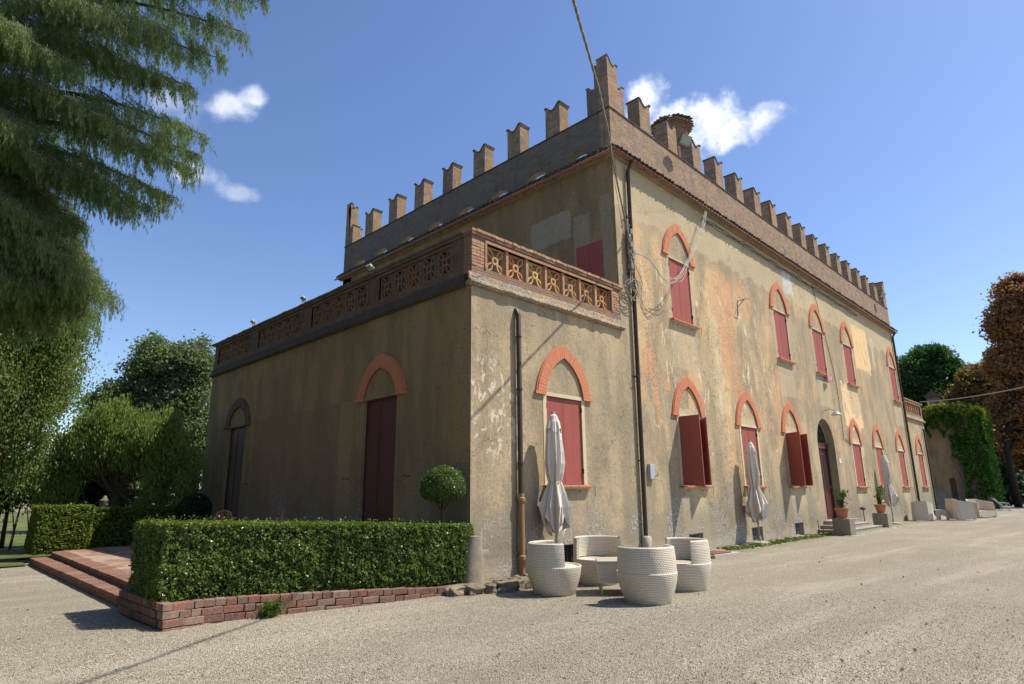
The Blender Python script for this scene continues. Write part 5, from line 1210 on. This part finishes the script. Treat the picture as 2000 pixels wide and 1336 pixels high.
cr = np.stack([rng.uniform(16.9, 18.3, 900), rng.uniform(-1.7, -1.25, 900), rng.uniform(.0, .02, 900)], 1); cr2 = cr+np.array([6.1, .32, 0]); o = leaf_mesh('fallen_petals', np.concatenate([cr, cr2]), .03, MT['white_blossom'], None); tag(o, 'white petals strewn on the gravel in front of the two stone plinths', 'petals', kind='stuff')
gt = np.stack([rng.uniform(9.3, 18, 2600), -.42-np.abs(rng.normal(0, .14, 2600)), np.abs(rng.normal(.02, .02, 2600))], 1); o = leaf_mesh('wall_weeds', gt, .05, MT['grass'], None, aspect=1.8); tag(o, 'thin line of weeds growing in the gravel along the front wall', 'weeds', kind='stuff')

# ================================================================== TREES AND FAR PLACE
def limb_tube(b, p, q, r0, r1, bend=.15, n=5):
    p, q = Vector(p), Vector(q); L_ = (q-p).length; off = Vector((random.uniform(-1, 1), random.uniform(-1, 1), random.uniform(-.3, 1)))*bend*L_
    pts = [p.lerp(q, k/n)+off*math.sin(math.pi*k/n) for k in range(n+1)]; b.tube(pts, [r0+(r1-r0)*k/n for k in range(n+1)], 6, cap=False); return pts
def tree(name, label, base, top_z, blobs, nclump, per, leaf, mat, tr=.22, bark='bark', group=None, clump=.35, aspect=1.5, hang=False, shell=.55, limbs=14, cat='tree', fork=.35):
    """trunk with limbs into clumps of separate leaves; blobs = crown volumes (centre, radii) in world space"""
    t = thing(name, label, cat, base, 0, group); B0 = Vector(base); C = []
    wts = np.array([r[0]*r[1]*r[2] for c, r in blobs])**.8; wts /= wts.sum()
    for (c, r), w in zip(blobs, wts):
        k = max(2, int(nclump*w)); v = rng.normal(size=(k, 3)); v /= np.linalg.norm(v, axis=1)[:, None]; rad = (shell+(1-shell)*rng.random((k, 1)))
        C.append(np.array(c)-np.array(base)+v*rad*np.array(r))
    C = np.concatenate(C); L = []
    for c in C:
        s_ = clump*rng.uniform(.5, 1.3); q = rng.normal(size=(per, 3))*np.array([s_, s_, s_*(.55 if not hang else 1.3)]); q[:, 2] -= (abs(q[:, 0])+abs(q[:, 1]))*.25 if not hang else s_*.8
        L.append(c+q)
    leaf_mesh('crown', np.concatenate(L), leaf, MT[mat], t, aspect=aspect, mode='hang' if hang else 'random', tri=False)['kind'] = 'stuff'
    b = MB(); fz = (top_z-B0.z)*fork; tp = Vector((random.uniform(-.1, .1)*fz*.3, 0, fz)); b.tube([(0, 0, -.1), (tp.x*.4, .03, fz*.5), tuple(tp)], [tr*1.25, tr, tr*.8], 9); b.build('trunk', MT[bark], t, smooth=True)
    b = MB(); idx = rng.permutation(len(C))[:limbs]
    for i in idx:
        pts = limb_tube(b, tp*random.uniform(.75, 1), C[i], tr*.5, tr*.10, .10)
        for j in rng.integers(0, len(C), 2):
            if np.linalg.norm(C[j]-C[i]) < 2.6*max(1, clump*2): limb_tube(b, pts[3], C[j], tr*.16, tr*.04, .08, 3)
    b.build('limbs', MT[bark], t, smooth=True)['kind'] = 'stuff'
    return t

# big drooping cedar at the left, trunk outside the picture
def cedar():
    base = (-8.2, 9.6, 0); t = thing('cedar_tree', 'huge drooping cedar filling the upper left of the picture', 'tree', base)
    tips = [(-5.56, 5.25, 5.97), (-5.66, 5.79, 5.53), (-6.14, 5.63, 5.71), (-6.52, 5.82, 6.31), (-5.99, 5.74, 6.66), (-6.04, 6.52, 5.4), (-6.78, 6.14, 6.11), (-5.38, 5.4, 5.83), (-5.7, 5.78, 6.53), (-6.27, 6.58, 5.92), (-6.21, 5.82, 7.07), (-6.73, 6.12, 6.89), (-5.81, 6.39, 5.53), (-3.77, 2.25, 11.81), (-4.02, 2.97, 11.35), (-4.21, 3.13, 10.6), (-4.72, 3.34, 9.8), (-5.26, 4.07, 10.14), (-4.46, 3.28, 8.8), (-4.49, 3.44, 8.41), (-4.52, 3.45, 8.06), (-4.76, 3.76, 7.46), (-4.99, 4.19, 7.31), (-5.35, 4.82, 7.41), (-5.85, 5.98, 7.24), (-5.28, 4.84, 5.48), (-5.44, 5.32, 5.8), (-6.1, 5.38, 6.3), (-6.66, 5.45, 6.91), (-6.59, 5.82, 5.65), (-6.0, 4.1, 8.84), (-6.75, 4.48, 9.92), (-5.89, 3.74, 10.81), (-5.05, 2.84, 11.76), (-4.22, 2.48, 12.47), (-7.19, 4.87, 8.43), (-6.63, 5.05, 7.98), (-6.1, 5.13, 7.88), (-7.58, 4.49, 10.23), (-5.24, 3.47, 10.92), (-5.42, 5.93, 5.28), (-5.88, 6.74, 5.14), (-6.41, 7.29, 5.15), (-3.61, 1.86, 12.46)]
    b = MB(); b.tube([(0, 0, -.1), (.1, 0, 5), (0, .1, 10), (.1, 0, 16), (0, 0, 21)], [.62, .5, .38, .22, .05], 12); b.build('trunk', MT['bark_grey'], t, smooth=True)
    lb = MB(); L = []; W = []
    B0 = np.array(base)
    extra = []
    for k in range(30):
        a = R(random.uniform(95, 265)); z = random.uniform(4.5, 17); r_ = max(1.5, 7.2*(1-z/24))*random.uniform(.8, 1); extra.append((base[0]+r_*math.cos(a), base[1]+r_*math.sin(a), z))
    for ti, tip in enumerate([p for p in tips]+extra):
        tip = np.array(tip)-B0; main = ti < len(tips)
        z0 = tip[2]+1.2+.10*np.hypot(tip[0], tip[1]); p0 = np.array([0, 0, z0-.4]); n = 16
        P_ = [p0+(tip-p0)*(k/n)+np.array([0, 0, .9*math.sin(math.pi*(k/n)**.8)]) for k in range(n+1)]
        lb.tube([tuple(p) for p in P_], [.085*(1-k/n)+.008 for k in range(n+1)], 5, cap=False)
        d_ = (tip-p0); d_[2] = 0; ln = np.linalg.norm(d_); d_ /= ln; sd = np.array([-d_[1], d_[0], 0])
        nb = 50 if main else 14
        for k in range(nb):
            f = .22+.78*(k+rng.random())/nb; i = min(n-1, int(f*n)); P = P_[i]+(P_[i+1]-P_[i])*(f*n-i); s_ = rng.choice((-1, 1)); wl = (1-f)**.6*1.25*(.6+.4*rng.random())+.16
            q = P+sd*s_*wl+d_*wl*.7*rng.random()-np.array([0, 0, .16*wl]); lb.tube([tuple(P), tuple((P+q)/2+np.array([0, 0, .05])), tuple(q)], [.016, .011, .005], 3, cap=False)
            m_ = 7 if main else 5
            for j in range(m_):
                g_ = (j+rng.random())/m_; S = P+(q-P)*g_; hl = (.16+.62*rng.random()**1.6)*(1.0 if f < .93 else .7)   # one hanging strand
                cnt = int(46*hl/.4)+6; tt = rng.random(cnt)**1.25; sw = rng.normal(0, .13)*d_+rng.normal(0, .13)*sd+d_*.20
                pos = S+np.outer(tt*hl, np.array([0, 0, -1.0]))+np.outer(tt**1.3*hl, sw)+rng.normal(0, 1, (cnt, 3))*(.008+.040*(1-tt))[:, None]; L.append(pos)
    lb.build('branches', MT['bark_grey'], t, smooth=True)['kind'] = 'stuff'
    A = np.concatenate(L); print('cedar leaves', len(A))
    leaf_mesh('needles', A, .021, MT['cedar'], t, aspect=4.2, mode='hang', tri=True)['kind'] = 'stuff'
cedar()
tree('pale_tree', 'tall soft pale green tree with hanging foliage below the cedar at the left edge', (-5.6, 14.6, 0), 8.5,
     [((-5.2, 14.0, 7.0), (1.2, 1.2, 1.1)), ((-5.3, 14.6, 5.7), (1.5, 1.3, 1.2)), ((-4.75, 14.0, 5.9), (.9, 1, .9)), ((-4.75, 14.3, 4.6), (.85, .9, .9)), ((-5.1, 15.0, 3.4), (1.2, .9, .9)), ((-4.75, 13.6, 6.9), (.8, .8, .8)), ((-5.7, 14.0, 4.4), (1, 1, 1.2)), ((-6.3, 14, 6.5), (1.4, 1.2, 1.6)), ((-4.9, 14.9, 2.7), (.9, .7, .5))],
     430, 165, .055, 'soft_tree', tr=.16, clump=.26, hang=True, shell=.35, limbs=22, fork=.4)
tree('weeping_tree', 'dome shaped weeping tree with gnarled trunk beyond the rear hedge', (-2.35, 14.7, 0), 4.9,
     [((-2.6, 14.3, 3.9), (1.0, .9, .65)), ((-3.35, 14.9, 3.55), (.8, .8, .8)), ((-1.75, 13.5, 3.5), (.95, .8, .8)), ((-1.35, 13.1, 2.8), (.65, .6, .9)), ((-1.0, 12.5, 2.2), (.45, .45, .8)), ((-3.7, 15.3, 2.9), (.6, .6, .8)), ((-2.3, 14.4, 3.1), (1.3, 1, .7)), ((-1.15, 12.8, 1.5), (.5, .5, .8)), ((-3.75, 15.2, 1.9), (.55, .5, .8)), ((-1.7, 13.3, 1.9), (.35, .4, .7)), ((-2.9, 14.0, 4.5), (.5, .5, .3)), ((-1.5, 13.2, 4.1), (.45, .45, .3))],
     330, 190, .045, 'weeping', tr=.17, clump=.15, hang=True, shell=.55, limbs=30, aspect=2.4, fork=.42)
for i, (lab, base, tz, bl) in enumerate((('tall grey green tree with a ragged crown directly left of the wing roof', (3.3, 26.5, 0), 10.6, [((2.95, 26.0, 8.4), (1.3, 1.3, 1.5)), ((3.0, 26.5, 6.3), (1.6, 1.5, 1.5)), ((4.1, 26.1, 4.7), (1.5, 1.4, 1.6)), ((3.3, 25.8, 9.3), (.8, .8, 1.0)), ((2.8, 27.6, 3.6), (1.4, 1.3, 1.4)), ((2.4, 26.6, 9.0), (.7, .7, .7))]),
                                         ('grey green tree with a pointed top between the weeping tree and the tall one', (1.2, 28.2, 0), 10.4, [((1.5, 27.6, 8.6), (1.1, 1.1, 1.5)), ((.9, 28.4, 7.3), (1.2, 1.1, 1.1)), ((1.9, 27.8, 6.3), (1.5, 1.4, 1.5)), ((1.0, 29.1, 4.7), (1.6, 1.3, 1.4)), ((-.1, 29.6, 6.6), (.9, .8, .7)), ((1.5, 27.4, 9.7), (.5, .5, .7))]))):
    tree('broadleaf_tree', lab, base, tz, bl, 400, 125, .11, 'oak', tr=.22, bark='bark_grey', clump=.33, shell=.35, limbs=22, group='tall trees behind the garden')
tree('broadleaf_tree', 'dense dark green tree at the left edge below the pale tree', (-4.6, 18.6, 0), 3.4, [((-4.75, 18.4, 2.3), (1.0, .9, .9)), ((-3.8, 17.8, 2.3), (.8, .7, .7)), ((-5.8, 18.6, 2.4), (1.2, 1, 1)), ((-3.2, 17.9, 2.0), (.6, .6, .7))], 200, 170, .075, 'shrub', tr=.06, clump=.25, shell=.4, limbs=16, fork=.5)
for i, (x, y, lab) in enumerate(((-4.95, 17.9, 'thin bare stem nearest the left edge under the dense dark tree'), (-4.5, 17.6, 'second thin bare stem under the dense dark tree'), (-4.15, 17.3, 'third thin bare stem, closest to the rear hedge'))):
    b = MB(); b.tube([(0, 0, 0), (.04, 0, .7), (.12, .05, 1.7)], [.045, .035, .02], 6); b.tube([(.03, 0, .6), (-.15, .1, 1.6)], [.025, .012], 5); o = b.build('tree_stem', MT['bark'], None); o.location = (x, y, 0); tag(o, lab, 'tree')
tree('dark_bush', 'black green conifer bush between the dense tree and the weeping tree', (-3.0, 16.0, 0), 3.2, [((-3.1, 16.0, 1.7), (.8, .7, 1.3)), ((-2.4, 15.8, 1.4), (.7, .7, 1.0))], 120, 120, .08, 'dark_bush', tr=.08, clump=.22, shell=.5, limbs=8, cat='bush')
# low tree belt on the horizon
C = []
for k in range(260): x = rng.uniform(-60, 60); y = 95-x*.75+rng.normal(0, 4); h = rng.uniform(1.0, 3.8); C.append(rng.normal(size=(150, 3))*np.array([1.6, 1.6, .9])+np.array([x, y, h]))
o = leaf_mesh('far_tree_belt', np.concatenate(C), .45, MT['oak'], None); tag(o, 'low belt of far trees along the horizon behind the garden', 'trees', kind='stuff')
b = MB()
for k in range(9): b.box((-9+k*.55, 22, 0), (-8.93+k*.55, 22.07, .95))
b.box((-9.1, 21.98, .75), (-4, 22.0, .83)); b.box((-9.1, 21.98, .3), (-4, 22.0, .36)); tag(b.build('garden_fence', MT['bark_grey'], None), 'low wooden garden fence behind the bare stems at the left edge', 'fence')
ur = MB(); ur.lathe([(0, 0), (.20, 0), (.20, .9), (.24, .92), (.24, .98), (.10, 1.0), (.07, 1.08), (.16, 1.16), (.23, 1.28), (.22, 1.42), (.25, 1.46), (.20, 1.48), (.12, 1.5), (.06, 1.6), (0, 1.62)], 20); ur = ur.build('garden_urn', MT['cobble'], None, smooth=True); ur.location = (-3.0, 13.2, .25); ur.scale = (.6, .6, .9); tag(ur, 'stone garden urn showing over the rear hedge under the weeping tree', 'urn')

# right side: creeper-covered outbuilding, long barn, pine and browned chestnuts
ih = thing('outbuilding', 'ochre rendered outbuilding half covered by creeper beyond the far wing', 'building')
b = MB(); b.box((58, -.45, -.1), (60.6, 14, 7.9)); b.build('wall', MT['plaster_side'], ih)
b = MB(); b.prism([(-1.0, 7.7), (6.8, 9.6), (14.6, 7.7), (14.6, 7.95), (6.8, 9.85), (-1.0, 7.95)][::-1], lambda u, v, dd: (dd, u, v), 57.4, 61.0); b.build('roof', MT['roof_tile'], ih)
b = MB(); b.box((59.4, 2.3, 8.2), (60.3, 3.2, 9.9)); b.build('chimney', MT['brick_old'], ih); b = MB(); b.box((59.25, 2.15, 9.9), (60.45, 3.35, 10.05)); b.prism([(2.15, 10.05), (3.35, 10.05), (2.75, 10.5)][::-1], lambda u, v, dd: (dd, u, v), 59.25, 60.45); b.build('chimney_cap', MT['roof_tile'], ih)
b = MB(); b.box((57.93, 1.9, .0), (58.02, 2.3, 2.6)); b.build('door', MT['wood_dark'], ih)
cv = thing('creeper', 'thick green creeper hanging down the front of the ochre outbuilding', 'climbing plant', (57.9, 0, 0))
C = []; C2 = []
def curtain(y0, y1, z0, z1, dens, out=.35):
    n_ = int((y1-y0)*(z1-z0)*dens); y = rng.uniform(y0, y1, n_); z = rng.uniform(z0, z1, n_); w = np.array([mnoise.noise((0, a*1.6, c*.8)) for a, c in zip(y, z)]); k = (w > -.30) & (z > z0+.9*np.abs(np.sin(y*3.1)))
    return np.stack([-out*(w+.8)-rng.random(n_)*.25, y, z], 1)[k]
C.append(curtain(-.9, 4.4, 6.0, 8.1, 330, .6)); C.append(curtain(-.9, 1.1, .5, 6.4, 330, .5)); C.append(curtain(1.0, 1.7, 3.4, 6.3, 240, .4)); C.append(curtain(3.5, 4.3, 3.6, 6.2, 160, .3)); C.append(curtain(-.9, .1, .2, 3, 150))
xs_ = rng.uniform(57.8, 60.8, 4500); C.append(np.stack([xs_-57.9, -.75+rng.normal(0, .15, 4500), 8.3*rng.random(4500)**.8], 1))
leaf_mesh('hanging_leaves', np.concatenate(C), .22, MT['ivy'], cv)['kind'] = 'stuff'
n_ = 6500; y = rng.uniform(-1.1, 4.6, n_); C2 = np.stack([rng.uniform(-1.1, 2.2, n_), y, 8.25+.35*np.sin(y*.9)+rng.normal(0, .22, n_)], 1); leaf_mesh('top_leaves', C2, .24, MT['ivy_top'], cv)['kind'] = 'stuff'
b = MB()
for k in range(9): y = random.uniform(.4, 1.5); b.tube([(-.1, y, 0), (-.15, y+random.uniform(-.3, .3), 2), (-.12, y+random.uniform(-.5, .5), 4.5)], [.09, .07, .04], 5)
b.build('stems', MT['bark_grey'], cv)
ba = thing('barn', 'long two storey farm building in shade between creeper and chestnuts', 'building'); gr = (.2,)
b = MB(); b.box((66.5, 1.2, -.1), (79, 9, 7.2)); b.build('wall', MT['plaster_side'], ba)
b = MB(); b.prism([(.2, 7.15), (5, 9.1), (9.8, 7.15), (9.8, 7.4), (5, 9.4), (.2, 7.4)][::-1], lambda u, v, dd: (dd, u, v), 66, 79.8); b.build('roof', MT['roof_tile'], ba)
for x in (69, 72, 75, 77.6):
    for z in (4.6, 1.5):
        b = MB(); b.box((x-.5, 1.12, z), (x+.5, 1.21, z+1.5)); b.build('shutter', MT['wood_dark'], ba)
gw = MB(); gw.box((79.2, -2.6, -.1), (80, 1.0, 3.4)); tag(gw.build('garden_wall', MT['plaster'], None), 'low sunlit yellow wall at the far end of the yard behind the chestnut trunk', 'wall')
tree('dark_bush', 'large dark bush in front of the long farm building', (68.2, .4, 0), 4.6, [((68.4, .6, 2.4), (1.6, 1.9, 2.3)), ((67.6, 1.7, 2.0), (1.2, 1.3, 1.9)), ((69.2, -.6, 1.8), (1.0, 1.2, 1.6))], 170, 110, .22, 'dark_bush', tr=.15, clump=.45, shell=.5, limbs=6, cat='bush')
tree('stone_pine', 'broad dense stone pine rising behind the far wing', (80.5, 6.5, 0), 19, [((80.0, 6.0, 17.4), (2.6, 2.6, 1.6)), ((79.2, 7.4, 16.0), (2.6, 2.6, 2.2)), ((81.4, 5.0, 15.8), (2.4, 2.4, 2.0)), ((78.6, 8.2, 14.2), (2.4, 2.6, 2.4)), ((82.2, 4.5, 13.9), (2.0, 2.0, 1.8)), ((79.6, 6.8, 13.2), (2.6, 2.4, 2.0)), ((82.2, 4.2, 11.4), (2.0, 2.0, 1.7)), ((80.4, 6.2, 10.8), (2.4, 2.4, 2.0)), ((78.8, 8.6, 10.6), (2.4, 2.4, 2.2))],
     480, 210, .17, 'pine', tr=.45, bark='bark_dark', clump=.50, shell=.6, limbs=14, aspect=2.6, fork=.4)
tree('chestnut_tree', 'tall browned chestnut tree at the right edge of the picture', (65.3, -1.3, 0), 21, [((64.8, -4.4, 19.6), (2.0, 1.6, 1.6)), ((64.5, -3.4, 17.2), (1.8, 1.5, 1.8)), ((65.6, -4.0, 16.4), (2.4, 2.0, 2.0)), ((65.6, -3.2, 13.6), (2.4, 2.0, 2.0)), ((66.1, -2.2, 12.8), (1.6, 1.4, 1.6)), ((66.6, -3.2, 10.7), (2.4, 2.2, 2.0)), ((66.0, -2.2, 8.9), (1.8, 1.8, 1.5)), ((67.2, -2.4, 6.6), (1.8, 1.6, 1.2)), ((67.0, -6.2, 18.2), (2.4, 2.4, 2.4)), ((68.2, -5.2, 11.2), (2.6, 2.4, 2.8)), ((66.5, -4.4, 7.6), (2, 2, 1.4))],
     900, 130, .21, 'chestnut', tr=.26, bark='bark_dark', clump=.50, shell=.3, limbs=30, aspect=1.6, fork=.3, group='chestnut trees at the end of the yard')
tree('chestnut_tree', 'rusty green chestnut tree between the pine and the tall browned one', (76.5, .2, 0), 15.5, [((74.4, .6, 13.3), (1.8, 1.8, 1.5)), ((75.0, -.4, 13.9), (1.9, 1.9, 1.5)), ((74.4, 1.6, 11.6), (2.2, 2.2, 1.8)), ((75.5, .6, 10.0), (2.4, 2.4, 2.0)), ((74.4, 2.2, 9.2), (2.0, 2.0, 1.8)), ((76, -.6, 11.8), (2.2, 2.2, 2.0)), ((75.6, 1.2, 8.0), (2.2, 2.2, 1.6))],
     560, 130, .22, 'chestnut_b', tr=.4, bark='bark_dark', clump=.5, shell=.35, limbs=22, aspect=1.6, fork=.35, group='chestnut trees at the end of the yard')
tree('chestnut_tree', 'dark browned chestnut tree farthest back, low crown over the end of the yard', (86, -3.0, 0), 14, [((86, -3.4, 9), (3.5, 3.0, 3.6)), ((84, -5, 6), (3, 3, 2.2)), ((88, -1, 6), (3, 3, 2.4)), ((85, -2, 3.2), (3, 2.6, 1.6)), ((87, -6, 11), (3, 3, 3))],
     420, 100, .34, 'chestnut', tr=.5, bark='bark_dark', clump=.6, shell=.3, limbs=22, group='chestnut trees at the end of the yard')
b = MB(); b.tube(sagged((41.0, .3, 7.4), (24, -14, 7.6), .7), .03, 5, cap=False); tag(b.build('far_cable', MT['cable'], None), 'thin grey cable slanting up to the right edge from the creeper', 'cable')
b = MB(); b.tube(sagged((56.5, .3, 6.9), (66, -.2, 6.9), .35)+sagged((66, -.2, 6.9), (74, -8, 6.9), .2)[1:], .035, 5, cap=False); tag(b.build('far_cable', MT['cable'], None), 'thin grey cable running level below the roof of the long farm building', 'cable')

# unseen cedars added left of the camera to screen the sky from the side wall
for i, (x, y, h, lab) in enumerate(((-15.5, -3.5, 17, 'unseen cedar added beside the camera to screen the sky, nearest to it'), (-17, 3.5, 19, 'middle unseen cedar added left of the picture to screen the sky'), (-18.5, 11, 18, 'far unseen cedar added left of the picture to screen the sky'), (-14.5, 17.5, 17, 'unseen cedar added behind the large drooping one to screen the sky'), (-20, -11, 18, 'unseen cedar added behind the camera on the left to screen the sky'))):
    bl = []
    for k in range(7): z = 2.2+(h-3)*k/6; r_ = 4.4*(1-k/8.5); bl.append(((x, y, z), (r_, r_, 1.5)))
    tree('cedar_tree', lab, (x, y, 0), h, bl, 230, 55, .34, 'cedar', tr=.4, clump=.6, shell=.3, limbs=10, group='unseen cedars added left of the picture to screen the sky', fork=.8)

n_ = 150; r_ = 3.5+rng.random(n_)*14; a_ = R(45.6)+rng.uniform(-.75, .75, n_); p_ = np.stack([-7.99+r_*np.sin(a_), -8.98+r_*np.cos(a_), .022+rng.random(n_)*.006], 1); p_ = p_[~((p_[:, 1] > -.9) & (p_[:, 0] > -5.4))]
o = leaf_mesh('fallen_leaves', p_, .030, MT['chestnut_b'], None, aspect=1.4); tag(o, 'a few dry brown leaves scattered over the gravel yard', 'leaves', kind='stuff')
